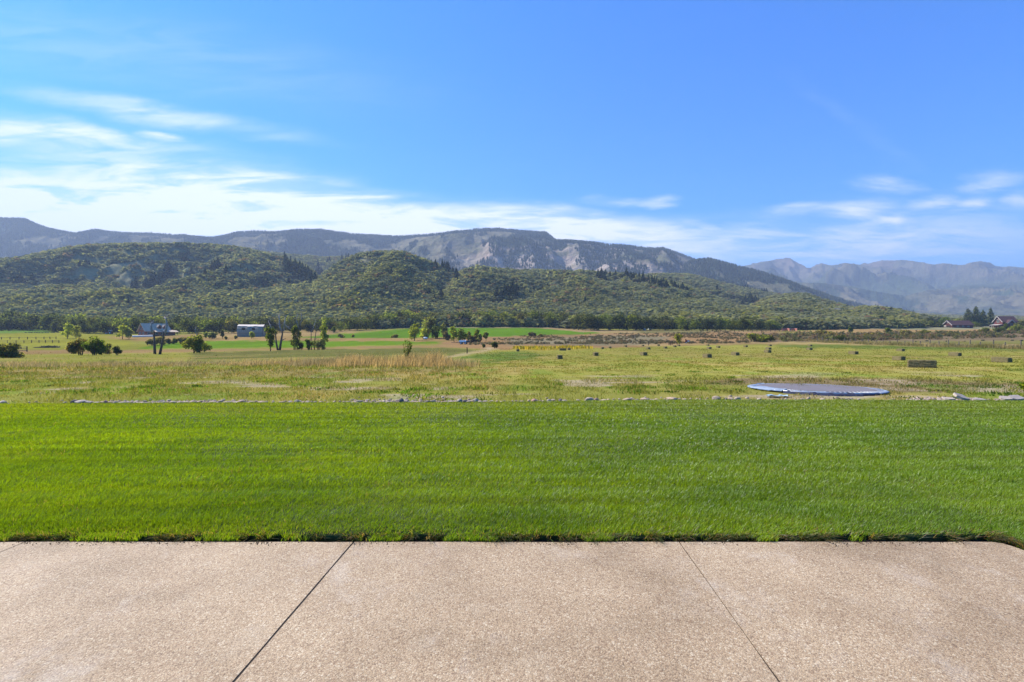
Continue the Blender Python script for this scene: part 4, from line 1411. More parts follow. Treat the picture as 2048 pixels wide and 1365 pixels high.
for kind, protos, msk in (('n', protoN, Y < 520), ('f', protoF, Y >= 520)):
    ids = np.nonzero(msk)[0]
    for pi, (V, q, c) in enumerate(protos):
        sel = ids[pi::len(protos)]
        n_ = len(sel)
        if not n_:
            continue
        a = rng.random(n_) * 6.283
        wd = hgt[sel] * (1.25 + .9 * rng.random(n_))
        ca_, sa_ = (np.cos(a) * wd)[:, None], (np.sin(a) * wd)[:, None]
        P3 = np.stack([V[None, :, 0] * ca_ - V[None, :, 1] * sa_ + X[sel][:, None], V[None, :, 0] * sa_ + V[None, :, 1] * ca_ + Y[sel][:, None],
                       V[None, :, 2] * hgt[sel][:, None] + z[sel][:, None]], -1)
        tone = np.empty((n_, 3))
        tone[:] = (.184, .186, .10)
        h_ = sstep(.45, .62, hue[sel])[:, None]
        tone = tone * (1 - h_) + np.array((.212, .21, .106)) * h_
        lowy = (sstep(.50, .66, yel[sel]) * (1 - sstep(430, 620, Y[sel])) * .6)[:, None]
        tone = tone * (1 - lowy) + np.array((.22, .205, .05)) * lowy
        rd = (rng.random(n_) < .03 + .04 * (yel[sel] > .6))[:, None]
        tone = np.where(rd, np.array((.21, .135, .08)), tone)
        yl = (rng.random(n_) < .008)[:, None]
        tone = np.where(yl, np.array((.25, .235, .045)), tone)
        tone = tone * (.88 + .24 * rng.random(n_))[:, None]
        VV.append(P3.reshape(-1, 3).astype(np.float32))
        QQ.append((q[None] + off + (np.arange(n_) * len(V))[:, None, None]).reshape(-1, 4))
        CC.append((c[None] * tone[:, None, :]).reshape(-1, 3))
        off += n_ * len(V)
print('scrub clumps', NC, 'faces', off // 4)
tag(obj('hillside_woods', fast_mesh('hillside_woods', np.concatenate(VV), quads=np.concatenate(QQ), col=np.concatenate(CC)), M['scrub']),
    'dense scrub oak cover over the rounded foothills', 'woods', kind='stuff')
del VV, QQ, CC

# ------------------------------------------------------------------ dark conifers standing out of the scrub
cmesh = [conifer_mesh('conifer_tree', 600 + i, wid=.30 + .05 * i, tiers=14 + i % 3, per=11) for i in range(6)]
for me in cmesh:
    me.materials.append(M['needle'])
L1, L2, L3, L4, L5, L6 = ('dark conifer scattered on the broad left hill', 'dark conifer packed in the ravine between the two main hills', 'dark conifer scattered on the front of the middle hill',
                          'dark conifer in the hollow right of the middle hill', 'dark conifer along the diagonal row across the right-hand hill', 'dark conifer on the low hill before the far valley')
CON = [(271, 585, 26, L1), (292, 578, 18, L1), (303, 578, 26, L1), (310, 578, 31, L1), (337, 558, 28, L1), (346, 562, 20, L1), (382, 553, 14, L1), (410, 552, 13, L1), (424, 547, 20, L1), (429, 547, 22, L1),
       (436, 547, 26, L1), (452, 553, 20, L1), (398, 502, 11, L1), (370, 525, 15, L1), (495, 550, 13, L1), (41, 575, 24, L1), (33, 576, 18, L1), (24, 576, 16, L1), (65, 571, 20, L1), (257, 617, 16, L1),
       (126, 600, 15, L1), (172, 532, 12, L1), (118, 602, 12, L1), (330, 560, 20, L1), (341, 561, 24, L1), (264, 583, 18, L1), (318, 574, 22, L1), (448, 600, 10, L1), (160, 534, 10, L1), (178, 532, 9, L1),
       (534, 577, 20, L2), (524, 577, 12, L2), (552, 577, 14, L2), (577, 575, 19, L2), (560, 536, 10, L2), (636, 552, 26, L2), (642, 554, 18, L2), (648, 616, 20, L2),
       (684, 523, 12, L2), (692, 523, 14, L2), (697, 520, 11, L2), (659, 525, 10, L2), (655, 528, 9, L2),
       (729, 572, 12, L3), (784, 581, 12, L3), (800, 578, 9, L3), (824, 582, 13, L3), (839, 586, 10, L3), (847, 586, 13, L3), (791, 605, 18, L3), (858, 598, 18, L3), (867, 598, 14, L3), (882, 603, 21, L3),
       (869, 607, 15, L3), (886, 606, 13, L3), (783, 555, 16, L3), (812, 556, 14, L3), (808, 558, 11, L3), (863, 535, 12, L3), (871, 540, 17, L3), (675, 577, 8, L3), (827, 592, 10, L3),
       (994, 605, 26, L4), (1002, 603, 22, L4), (1020, 613, 18, L4), (1010, 600, 27, L4), (1022, 592, 22, L4), (1026, 597, 30, L4), (1034, 592, 22, L4), (1016, 596, 24, L4), (1006, 604, 18, L4), (1030, 602, 24, L4),
       (1095, 580, 11, L5), (1179, 549, 9, L5), (1186, 552, 12, L5), (1196, 557, 16, L5), (1203, 561, 21, L5), (1208, 563, 17, L5), (1211, 554, 12, L5), (1220, 559, 14, L5), (1231, 557, 14, L5), (1226, 558, 10, L5),
       (1201, 594, 12, L5), (1218, 590, 10, L5), (1228, 586, 13, L5), (1236, 592, 13, L5), (1254, 585, 10, L5), (1151, 614, 18, L5), (1170, 616, 19, L5), (1175, 617, 14, L5), (1125, 615, 9, L5), (1196, 583, 11, L5),
       (1365, 550, 6, L5), (1424, 606, 11, L5), (1434, 587, 15, L5), (1440, 588, 12, L5), (1314, 604, 8, L5), (1370, 610, 9, L5),
       (1656, 618, 9, L6), (1659, 618, 7, L6), (1631, 606, 7, L6)]
rr = random.Random(11)
for i in range(26):
    t = i / 25
    CON.append((570 + 58 * t + rr.uniform(-7, 7), 536 + 36 * t + rr.uniform(-4, 5), rr.uniform(17, 28), L2))
for i in range(15):
    t = i / 14
    CON.append((888 + 33 * t + rr.uniform(-6, 6), 540 + 26 * t + rr.uniform(-3, 4), rr.uniform(12, 20), L4))
for i in range(34):
    t = i / 33
    CON.append((1252 + 122 * t + rr.uniform(-3, 3), 558 + 30 * t + rr.uniform(-3, 4), rr.uniform(10, 19), L5))
for i in range(9):
    CON.append((1484 + rr.uniform(0, 34), 609 + rr.uniform(-4, 5), rr.uniform(11, 20), L6))
for i in range(15):
    t = i / 14
    CON.append((1472 + 66 * t, 574 + 12 * t + rr.uniform(-2, 2), rr.uniform(6, 10), L6))
for i in range(18):
    t = i / 17
    CON.append((1747 + 80 * t + rr.uniform(-2, 2), 620 + 15 * t + rr.uniform(-2, 2), rr.uniform(8, 13), L6))
for i in range(9):
    CON.append((735 + 3 * i, 511, rr.uniform(4, 7), L3))
for (p, y, hp, lab) in CON:
    loc, Y = hit(p, y, 330, 1420)
    if Y > 1400:
        continue
    hm = hp / F * Y * 1.22
    o = bpy.data.objects.new('conifer_tree', rr.choice(cmesh))
    o.location = loc
    o.rotation_euler = (0, 0, rr.uniform(0, 6.28))
    w = hm * rr.uniform(1.25, 1.8)
    o.scale = (w, w, hm)
    link(o)
    tag(o, lab, 'tree', lab)

# ------------------------------------------------------------------ forest on the mountains: one mass of small trees
NM = 60000
Y = np.sqrt(1450 ** 2 + rng.random(NM) * (2760 ** 2 - 1450 ** 2))
px = rng.uniform(-120, 1760, NM)
N2 = 3600                                               # trees along the skyline itself
sk = rng.uniform(-60, 1700, N2)
skd = np.interp(sk, [-60, 60, 190, 240, 440, 640, 800, 950, 1090, 1110, 1330, 1390, 1500, 1600], [1, 1, .9, .15, .9, .8, .15, .2, .4, .06, .2, .55, .8, .3])
kk = rng.random(N2) < skd
sk = sk[kk]
skY = np.where(sk > 1392, 2050 + rng.normal(0, 14, len(sk)), 2600 + rng.normal(0, 22, len(sk)))
px, Y = np.concatenate([px, sk]), np.concatenate([Y, skY])
z = terrain(px, Y)
X = (px - 1024) / F * Y
f, _, _ = forest_amount(px, Y, z)
hh = (9 + 9 * rng.random(len(px)))
k = (f > .525) | ((f > .50) & (rng.random(len(px)) < .3))
k[-len(sk):] = True
hh[-len(sk):] *= np.where(sk < 700, 1.25, .95)
k &= seen(px, Y, z + hh)
px, Y, z, X, hh = px[k], Y[k], z[k], X[k], hh[k]
n_ = len(px)
a0 = rng.random(n_) * 6.28
ring = []
for i in range(5):
    a = a0 + i * 1.2566
    r_ = hh * (.17 + .1 * rng.random(n_))
    ring.append(np.stack([X + np.cos(a) * r_, Y + np.sin(a) * r_, z + hh * (.05 + .1 * rng.random(n_))], -1))
mid = []
for i in range(5):
    a = a0 + .6 + i * 1.2566
    r_ = hh * (.09 + .07 * rng.random(n_))
    mid.append(np.stack([X + np.cos(a) * r_, Y + np.sin(a) * r_, z + hh * (.5 + .12 * rng.random(n_))], -1))
V = np.stack(ring + mid + [np.stack([X, Y, z + hh], -1)], 1)
b = (np.arange(n_) * 11)[:, None]
tr = []
for i in range(5):
    j = (i + 1) % 5
    tr += [b + np.array([[i, j, 5 + i]]), b + np.array([[j, 5 + j, 5 + i]]), b + np.array([[5 + i, 5 + j, 10]])]
tr = np.concatenate(tr)
c = np.repeat((np.array((.042, .057, .034)) * (.7 + .6 * rng.random(n_))[:, None])[:, None, :], 11, axis=1).reshape(-1, 3)
print('mountain trees', n_)
tag(obj('mountain_forest', fast_mesh('mountain_forest', V.reshape(-1, 3), tris=tr, col=c), M['scrub']),
    'dark conifer forest in patches over the blue mountain ridge', 'forest', kind='stuff')

# ------------------------------------------------------------------ hay bales
m, n, out = newmat('hay')
t = n.n('ShaderNodeTexCoord').outputs['Object']
st = n.n('ShaderNodeMapping', {'Vector': t, 'Scale': (16, 20, 22)}).outputs[0]
f1 = n.noise(st, 1.2, 5, .75)
f2 = n.noise(t, 5.0, 3, .6)
col = n.ramp(f1, [(.28, (.045, .04, .02)), (.5, (.155, .124, .055)), (.75, (.29, .24, .115))])
col = n.mixc(n.remap(f2, .35, .7, 0, .5), col, (.095, .088, .045))
b = n.n('ShaderNodeBsdfPrincipled', {'Base Color': col, 'Roughness': .9, 'Specular IOR Level': .1})
bp = n.n('ShaderNodeBump', {'Strength': .8, 'Distance': .03, 'Height': f1})
m.node_tree.links.new(bp.outputs[0], b.inputs['Normal'])
m.node_tree.links.new(b.outputs[0], out.inputs[0])
M['hay'] = m


def bale_mesh(seed):
    """a baled block along y, 1.05 long: pressed flakes, two strings biting into it, loose ragged edges"""
    r = random.Random(seed)
    bm = bmesh.new()
    bmesh.ops.create_cube(bm, size=1)
    bmesh.ops.subdivide_edges(bm, edges=bm.edges[:], cuts=9, use_grid_fill=True)
    Lr = 1.05
    for v in bm.verts:
        x, y, z = v.co
        flake = math.sin(y * 55 + seed) * .012 + math.sin(y * 23 + seed * 2) * .01
        e = (abs(x) > .45) + (abs(y) > .45) + (abs(z) > .45)
        s = 1 - .05 * max(0, e - 1) + r.uniform(-.03, .035) + flake
        bite = -.045 if (abs(abs(x) - .22) < .06 and e >= 1) else 0
        v.co = Vector((x * .46 * s, y * Lr * (s + r.uniform(-.02, .02)), (z * (1 + bite)) * .37 * s + .19))
    k = len(bm.faces)
    for i in range(420):                                # wisps of loose hay
        f = r.choice([0, 1, 2, 3])
        b0 = Vector((r.choice((-.23, .23)) if f < 2 else r.uniform(-.23, .23), r.uniform(-.52, .52) if f < 3 else r.choice((-.52, .52)), r.uniform(.0, .38) if f != 2 else .375))
        d = Vector((b0.x * 2 + r.gauss(0, .6), b0.y + r.gauss(0, .6), r.gauss(0, .5))).normalized() * r.uniform(.03, .11)
        u = Vector((r.gauss(0, 1), r.gauss(0, 1), r.gauss(0, 1))).normalized() * .006
        vs = [bm.verts.new(p) for p in (b0 - u, b0 + u, b0 + d)]
        bm.faces.new(vs)
    me = bpy.data.meshes.new('hay_bale')
    bm.to_mesh(me)
    bm.free()
    me.materials.append(M['hay'])
    return me


bales = [bale_mesh(i) for i in range(5)]
BALES = [
    (1850, 736.0, 56, 'hay bale lying broadside, the closest one to the trampoline'),
    (2008, 725.5, 16, 'big hay bale by itself at the right end of the hay field, close in'),
    (1801, 721.0, 3, 'hay bale standing just behind and left of the broadside bale'),
    (1913, 712.5, 8, 'hay bale alone between the broadside bale and the right end of the fence'),
    (1803, 703.0, 5, 'hay bale near the fence, straight beyond the bale behind the broadside one'),
    (1709, 709.0, 6, 'hay bale standing alone beyond the right half of the trampoline'),
    (1620, 700.5, 2, 'closer one of two hay bales in line before the dark gate posts'),
    (1621, 693.0, 1, 'farther one of two hay bales in line before the dark gate posts'),
    (1537, 706.0, 2, 'front one of three hay bales in line left of the trampoline'),
    (1538, 699.5, 3, 'middle one of three hay bales in line left of the trampoline'),
    (1540, 692.8, 0, 'rear one of three hay bales in line left of the trampoline'),
    (1472, 711.0, 8, 'hay bale beside the clump of green weeds'),
    (1416, 716.0, 4, 'hay bale just in front of the clump of green weeds'),
    (1492, 694.8, 2, 'lone far hay bale right of the far trio, near the fence grass'),
    (1437, 696.2, 3, 'far hay bale closest to the lone far bale'),
    (1419, 698.5, 4, 'front one of the far pair of hay bales above the green weeds'),
    (1416, 692.0, 2, 'rear one of the far pair of hay bales above the green weeds'),
    (1288, 711.5, 6, 'hay bale with pale side in the middle of the field'),
    (1297, 699.0, 4, 'hay bale straight beyond the one in the middle of the field'),
    (1331, 697.5, 3, 'far hay bale before the dark corner posts'),
    (1350, 694.6, 2, 'tiny far hay bale left of the lone yellowing tree'),
    (1358, 692.8, 4, 'tiny far hay bale under the lone yellowing tree'),
    (1317, 692.3, 2, 'tiny far hay bale beside the dark corner posts'),
    (1286, 693.0, 3, 'tiny far hay bale at the hay field edge before the single dark post'),
    (1251, 694.2, 6, 'tiny far hay bale at the edge of the tan bank'),
    (1220, 697.0, 2, 'right one of two tiny hay bales past the yellow weeds'),
    (1205, 698.3, 3, 'left one of two tiny hay bales past the yellow weeds'),
    (1192, 712.0, 0, 'square-on hay bale between the two left-hand field bales'),
    (1138, 700.7, 2, 'tiny hay bale at the edge of the yellow flowering weeds'),
    (1126, 701.8, 80, 'tiny flat hay bale among the yellow flowering weeds'),
    (1120, 718.5, 0, 'dark square-on hay bale, leftmost of the close row'),
    (1036, 703.2, 0, 'tiny dark hay bale beside the dirt track end'),
    (1854, 683.2, 88, 'long dark hay bale lying broadside just over the wire fence'),
    (1891, 684.0, 2, 'small hay bale over the fence between two tall posts'),
    (1928, 684.0, 4, 'small hay bale over the fence left of the pale broadside bale'),
    (1966, 682.0, 84, 'pale broadside hay bale over the fence behind a short post'),
    (2025, 682.0, 86, 'broadside hay bale over the fence near its right end'),
    (2043, 682.6, 90, 'broadside hay bale behind the last tall fence post'),
    (1830, 684.4, 3, 'tiny orange-tinged hay bale over the fence'),
    (1722, 684.2, 2, 'tiny hay bale over the fence above the ditch shadow'),
    (1730, 685.6, 5, 'tiny hay bale beside another over the fence above the ditch shadow'),
]
rr = random.Random(21)
for (p, y, rot, lab) in BALES:
    loc, Y = hit(p, y, 20, 240)
    o = bpy.data.objects.new('hay_bale', rr.choice(bales))
    o.location = loc + Vector((0, .2, -.015))
    o.rotation_euler = (R(rr.uniform(-2, 2)), R(rr.uniform(-2, 2)), R(rot + rr.uniform(-2, 2)))
    s = rr.uniform(.95, 1.08)
    o.scale = (s, s, s)
    link(o)
    tag(o, lab, 'hay bale', 'hay bales on the field')
for i in range(15):
    p = 52 + i * 5.6 + rr.uniform(-1, 1)
    loc, Y = hit(p, 666.2 - (.5 if i > 10 else 0), 200, 330)
    o = bpy.data.objects.new('hay_bale', rr.choice(bales))
    o.location = loc
    o.rotation_euler = (0, 0, R(90 + rr.uniform(-20, 20)))
    link(o)
    tag(o, 'tiny dark bale in the long row before the left tree wall', 'hay bale', 'row of bales before the left tree wall')

# ------------------------------------------------------------------ stones along the lawn
def stonemat(name, a, b_):
    return plain(name, a, .85, .25, 6.0, bump=.5, c2=b_)


SM = [stonemat('pale_stone', (.35, .28, .205), (.21, .165, .12)), stonemat('grey_stone', (.33, .28, .225), (.18, .15, .12)), stonemat('tan_stone', (.35, .26, .18), (.21, .155, .105)),
      stonemat('dark_stone', (.16, .13, .12), (.08, .065, .06)), stonemat('red_stone', (.38, .22, .17), (.22, .12, .095))]


def rock_mesh(seed, mat):
    r = random.Random(seed)
    bm = bmesh.new()
    bmesh.ops.create_icosphere(bm, subdivisions=3, radius=.5)
    cuts = [(Vector((r.gauss(0, 1), r.gauss(0, 1), r.gauss(0, .8))).normalized(), r.uniform(.30, .44)) for _ in range(9)]
    for v in bm.verts:
        for (d, k) in cuts:
            s = v.co.dot(d)
            if s > k:
                v.co -= d * (s - k) * .9
        v.co *= 1 + .05 * math.sin(v.co.x * 13 + seed) * math.sin(v.co.y * 11) + r.uniform(-.012, .012)
    me = bpy.data.meshes.new('stone')
    bm.to_mesh(me)
    bm.free()
    for p in me.polygons:
        p.use_smooth = True
    me.materials.append(mat)
    return me


rocks = {k: [rock_mesh(k * 10 + i, SM[k]) for i in range(4)] for k in range(5)}


def put_rock(px, w, h, kind, label, dy=.0, group='stones edging the far side of the lawn', rot=None, tilt=0.0, yaw=None):
    x = (px - 1024) / F * 12
    Y = float(lawn_far(x)) + .10 + dy
    x = (px - 1024) / F * Y
    o = bpy.data.objects.new('stone', random.choice(rocks[kind]))
    w, h = w * .88, h * .85
    o.scale = (w, w * random.uniform(.6, .9), h)
    o.location = (x, Y, .0 + h * .16)
    o.rotation_euler = (random.uniform(-.15, .15), tilt, random.uniform(0, 6.28) if yaw is None else yaw)
    link(o)
    tag(o, label, 'stone', group)


SPECIAL = [(5, .24, .13, 1, 'rounded grey stone at the left end of the lawn edge'), (150, .20, .15, 3, 'dark pointed boulder at the head of the stone cluster'), (163, .36, .14, 1, 'long grey sloping stone in the left stone cluster'),
           (178, .22, .10, 1, 'flat grey stone lying against the long sloping stone'), (210, .14, .13, 4, 'small dark reddish stone standing in the weeds'), (290, .13, .13, 3, 'black stone at the start of the gravel'),
           (594, .17, .12, 0, 'whitish stone standing proud of the row before the pasture'), (802, .24, .19, 3, 'dark triangular boulder pointing up from the stone row'), (811, .20, .09, 1, 'flat grey stone leaning on the dark triangular boulder'),
           (855, .17, .10, 3, 'dark brown blocky stone in the middle of the row'), (919, .20, .14, 1, 'smooth round grey stone in the middle of the row'), (930, .22, .10, 3, 'low brown stone beside the smooth round grey stone'),
           (952, .24, .15, 1, 'big rounded grey-brown boulder in the middle of the row'), (1069, .20, .12, 4, 'reddish rounded stone past the gap in the row'), (1098, .14, .10, 1, 'small light grey stone standing alone in the row'),
           (1121, .13, .11, 3, 'small dark red stone right of the light grey stone'), (1179, .26, .15, 0, 'large pale boulder by the red stones'), (1193, .14, .12, 4, 'dark red stone touching the large pale boulder'),
           (1255, .34, .11, 2, 'long flat tan stone with a pebble under it'), (1290, .26, .13, 2, 'tan stone sloping to a point right of the long flat one'), (1344, .36, .12, 2, 'wide low tan boulder before the weeds'),
           (1432, .24, .16, 0, 'pale triangular stone first in the sparse stones'), (1460, .26, .11, 2, 'tan rounded stone in the sparse stones'), (1475, .18, .12, 0, 'white stone beside the tan rounded stone'),
           (1518, .18, .09, 0, 'small whitish stone below the torn tarp scrap'), (1617, .20, .13, 2, 'cream stone beside the dark slot under the trampoline'), (1645, .22, .08, 0, 'flat cream stone right of the dark slot')]
for (p, w, h, kd, lab) in SPECIAL:
    put_rock(p, w, h, kd, lab)
rr = random.Random(77)
p = 130.0
while p < 1640:
    dens = np.interp(p, [130, 230, 480, 500, 700, 780, 840, 1000, 1060, 1380, 1420, 1640], [1, 1, 1, 1, 1, .9, .9, .7, .8, .8, .35, .3])
    if rr.random() < dens and not (815 < p < 828):
        put_rock(p, rr.uniform(.08, .26) * rr.uniform(.7, 1.1), rr.uniform(.035, .085), rr.choice([0, 0, 0, 1, 2, 2]), 'small pale stone set in the row along the far lawn edge', dy=rr.uniform(-.06, .12))
    p += rr.uniform(7, 16)
# flat broken slabs at the right end
M['slab'] = plain('pale_slab', (.31, .26, .21), .85, .2, 5.0, bump=.3)
M['slab2'] = plain('grey_slab', (.26, .225, .195), .85, .2, 5.0, bump=.3)


def slab(px, w, d, t, mat, lab, pitch, roll, lift):
    Y = 12.35
    mb = MB()
    r = random.Random(px)
    out_ = []
    for a in range(9):
        an = a / 9 * 6.283
        sq = max(abs(math.cos(an)), abs(math.sin(an)))
        out_.append((math.cos(an) / sq * w * .5 * r.uniform(.86, 1), math.sin(an) / sq * d * .5 * r.uniform(.86, 1)))
    n_ = len(out_)
    mb.add([(x, y, t / 2) for x, y in out_] + [(x * 1.02, y * 1.02, -t / 2) for x, y in out_],
           [tuple(range(n_)), tuple(range(2 * n_ - 1, n_ - 1, -1))] + [(i, i + n_, (i + 1) % n_ + n_, (i + 1) % n_) for i in range(n_)])
    o = mb.build('stone_slab', mat, None, ((px - 1024) / F * Y, Y, lift))
    o.rotation_euler = (pitch, roll, r.uniform(-.2, .2))
    tag(o, lab, 'stone', 'broken slabs at the right end of the lawn edge')


slab(1921, .34, .26, .055, M['slab'], 'pale pinkish slab propped up at an angle on the lawn edge', .45, .22, .085)
slab(1897, .22, .2, .04, M['slab'], 'small flat cream slab tucked under the propped slab', .15, .0, .03)
slab(1958, .26, .2, .03, M['slab2'], 'thin grey slab flat on the ground right of the propped slab', .1, .0, .015)
slab(2010, .24, .2, .04, M['slab'], 'small whitish slab near the bright leafy shrub', .3, .0, .045)
slab(2032, .30, .22, .05, M['slab2'], 'grey slab leaning beside the bright leafy shrub', .35, -.08, .05)

# gravel spill between the stones
N = 5200
px = np.concatenate([rng.uniform(225, 500, N // 2), rng.uniform(700, 960, N // 4), rng.uniform(1820, 1960, N // 8), rng.uniform(0, 2048, N // 8)])
X = (px - 1024) / F * 12.2
Y = lawn_far(X) + .05 + np.abs(rng.normal(0, .28, len(px)))
X = (px - 1024) / F * Y
z = terrain(px, Y)
s = .012 + .03 * rng.random(len(px)) ** 2
cube = np.array([(-1, -1, -.5), (1, -.9, -.5), (.9, 1, -.5), (-1, .9, -.5), (-.6, -.7, .6), (.7, -.5, .7), (.5, .7, .6), (-.7, .6, .7)], float)
a = rng.random(len(px)) * 6.28
ca_, sa_ = np.cos(a)[:, None], np.sin(a)[:, None]
V = np.stack([(cube[None, :, 0] * ca_ - cube[None, :, 1] * sa_) * s[:, None] + X[:, None], (cube[None, :, 0] * sa_ + cube[None, :, 1] * ca_) * s[:, None] * .8 + Y[:, None],
              cube[None, :, 2] * s[:, None] * .8 + z[:, None] + .01], -1)
fq = np.array([(3, 2, 1, 0), (4, 5, 6, 7), (0, 1, 5, 4), (1, 2, 6, 5), (2, 3, 7, 6), (3, 0, 4, 7)])
q = (fq[None] + (np.arange(len(px)) * 8)[:, None, None]).reshape(-1, 4)
tone = np.array([(.31, .24, .19), (.28, .20, .155), (.34, .28, .23), (.2, .16, .13)])[rng.integers(0, 4, len(px))]
m, n, out = newmat('gravel_stone')
at = n.n('ShaderNodeAttribute', None, attribute_name='col')
b = n.n('ShaderNodeBsdfPrincipled', {'Base Color': at.outputs['Color'], 'Roughness': .9})
m.node_tree.links.new(b.outputs[0], out.inputs[0])
M['paint'] = m
tag(obj('gravel', fast_mesh('gravel', V.reshape(-1, 3), quads=q, col=np.repeat(tone, 8, axis=0)), m), 'pinkish gravel spilled among the stones behind the lawn', 'gravel', kind='stuff')

# ------------------------------------------------------------------ trampoline lying on the ground
M['mat'] = plain('jumping_mat', (.135, .125, .135), .85, .12, 5.0, spec=.08)
M['pad'] = plain('blue_pad', (.22, .26, .32), .9, .25, 4.0, spec=.03, c2=(.10, .14, .20))
M['pad_dark'] = plain('pad_underside', (.03, .035, .06), .9, .3, 6.0, spec=.03)
M['steel'] = plain('galvanised_steel', (.42, .43, .44), .4, .15, 4.0, metal=.7)
TC = Vector((8.84, 14.97, -.022))
root = empty('trampoline', TC)
root.rotation_euler = (R(-1.2), R(.35), 0)
tag(root, 'large round trampoline with torn blue pad lying low on the pasture', 'trampoline')
RT = 1.74
mb = MB()
NS = 72
vs = [(0, 0, .055)]
for rr_ in (.6, 1.1, RT - .22):
    for i in range(NS):
        a = 6.2832 * i / NS
        vs.append((math.cos(a) * rr_, math.sin(a) * rr_, .055 + .012 * (rr_ / RT) ** 2 + .004 * math.sin(5 * a) * rr_))
fs = [(0, 1 + i, 1 + (i + 1) % NS) for i in range(NS)]
for k in range(2):
    for i in range(NS):
        fs.append((1 + k * NS + i, 1 + (k + 1) * NS + i, 1 + (k + 1) * NS + (i + 1) % NS, 1 + k * NS + (i + 1) % NS))
mb.add(vs, fs)
mb.build('jumping_mat', M['mat'], root, smooth=True)
mb = MB()
mb.tube([(math.cos(6.2832 * i / NS) * (RT - .04), math.sin(6.2832 * i / NS) * (RT - .04), .035) for i in range(NS + 1)], .024, 8)
mb.build('frame', M['steel'], root, smooth=True)
mb = MB()
for i in range(84):
    a = 6.2832 * i / 84
    mb.tube([(math.cos(a) * (RT - .22), math.sin(a) * (RT - .22), .06), (math.cos(a) * (RT - .05), math.sin(a) * (RT - .05), .045)], .009, 5)
mb.tube([(math.cos(6.2832 * i / NS) * (RT - .22), math.sin(6.2832 * i / NS) * (RT - .22), .058) for i in range(NS + 1)], .008, 5)
mb.build('springs', M['steel'], root)


def pad_arc(name, a0, a1, mat, inner, outer, lift, rip, seed, sag=.03):
    r = random.Random(seed)
    mb = MB()
    n_ = max(6, int(abs(a1 - a0) / 3))
    rows = 4
    vs, fs = [], []
    for i in range(n_ + 1):
        a = R(a0 + (a1 - a0) * i / n_)
        for j in range(rows + 1):
            t_ = j / rows
            rad = inner + (outer - inner) * t_ + r.uniform(-rip, rip)
            zz = lift + .012 * math.sin(math.pi * t_) + r.uniform(-rip, rip) * .6 - sag * t_ ** 3
            vs.append((math.cos(a) * rad, math.sin(a) * rad, zz))
    m_ = rows + 1
    N0 = len(vs)
    vs += [(x, y, z - .018) for x, y, z in vs]
    for i in range(n_):
        for j in range(rows):
            q = (i * m_ + j, (i + 1) * m_ + j, (i + 1) * m_ + j + 1, i * m_ + j + 1)
            fs += [q, tuple(N0 + k for k in reversed(q))]
    for i in range(n_):
        for j in (0, rows):
            a_, b_ = i * m_ + j, (i + 1) * m_ + j
            fs.append((a_, b_, N0 + b_, N0 + a_))
    for i in (0, n_):
        for j in range(rows):
            a_, b_ = i * m_ + j, i * m_ + j + 1
            fs.append((a_, b_, N0 + b_, N0 + a_))
    mb.add(vs, fs)
    return mb.build(name, mat, root, smooth=True)


pad_arc('safety_pad', -62, 128, M['pad'], RT - .13, RT + .03, .045, .005, 1, sag=.006)
pad_arc('safety_pad', 132, 165, M['pad'], RT - .13, RT + .04, .045, .012, 2, sag=.015)
pad_arc('safety_pad', 168, 214, M['pad'], RT - .36, RT + .06, .07, .02, 3)
tag(pad_arc('torn_pad', 216, 276, M['pad_dark'], RT - .14, RT + .10, .04, .03, 4, sag=.06), 'crumpled navy torn strip of the pad')
tag(pad_arc('torn_pad', 222, 250, M['pad'], RT - .13, RT - .06, .055, .015, 5), 'folded-back pale blue flap of the pad')
tag(pad_arc('torn_pad', 276, 298, M['pad_dark'], RT - .08, RT + .04, .035, .012, 6, sag=.03), 'navy underside of the pad hanging at the rim')
tag(pad_arc('torn_pad', 118, 124, M['pad'], RT - .15, RT + .05, .075, .02, 7), 'small flap of pad standing up at the back')
# torn scrap of the pad on the weeds
mb = MB()
r = random.Random(9)
vs, fs = [], []
for i in range(9):
    for j in range(4):
        vs.append((-.26 + .065 * i + r.uniform(-.02, .02), -.08 + .055 * j + r.uniform(-.015, .015), .03 + r.uniform(0, .05)))
N0 = len(vs)
vs += [(x, y, z - .012) for x, y, z in vs]
for i in range(8):
    for j in range(3):
        q = (i * 4 + j, (i + 1) * 4 + j, (i + 1) * 4 + j + 1, i * 4 + j + 1)
        fs += [q, tuple(N0 + k for k in reversed(q))]
mb.add(vs, fs)
M['tarp'] = plain('faded_tarp', (.25, .34, .38), .6, .3, 5.0)
tag(mb.build('tarp_scrap', M['tarp'], None, P(1553, 12.95), smooth=True), 'faded blue-green scrap of cloth lying in the weeds before the trampoline', 'cloth scrap')


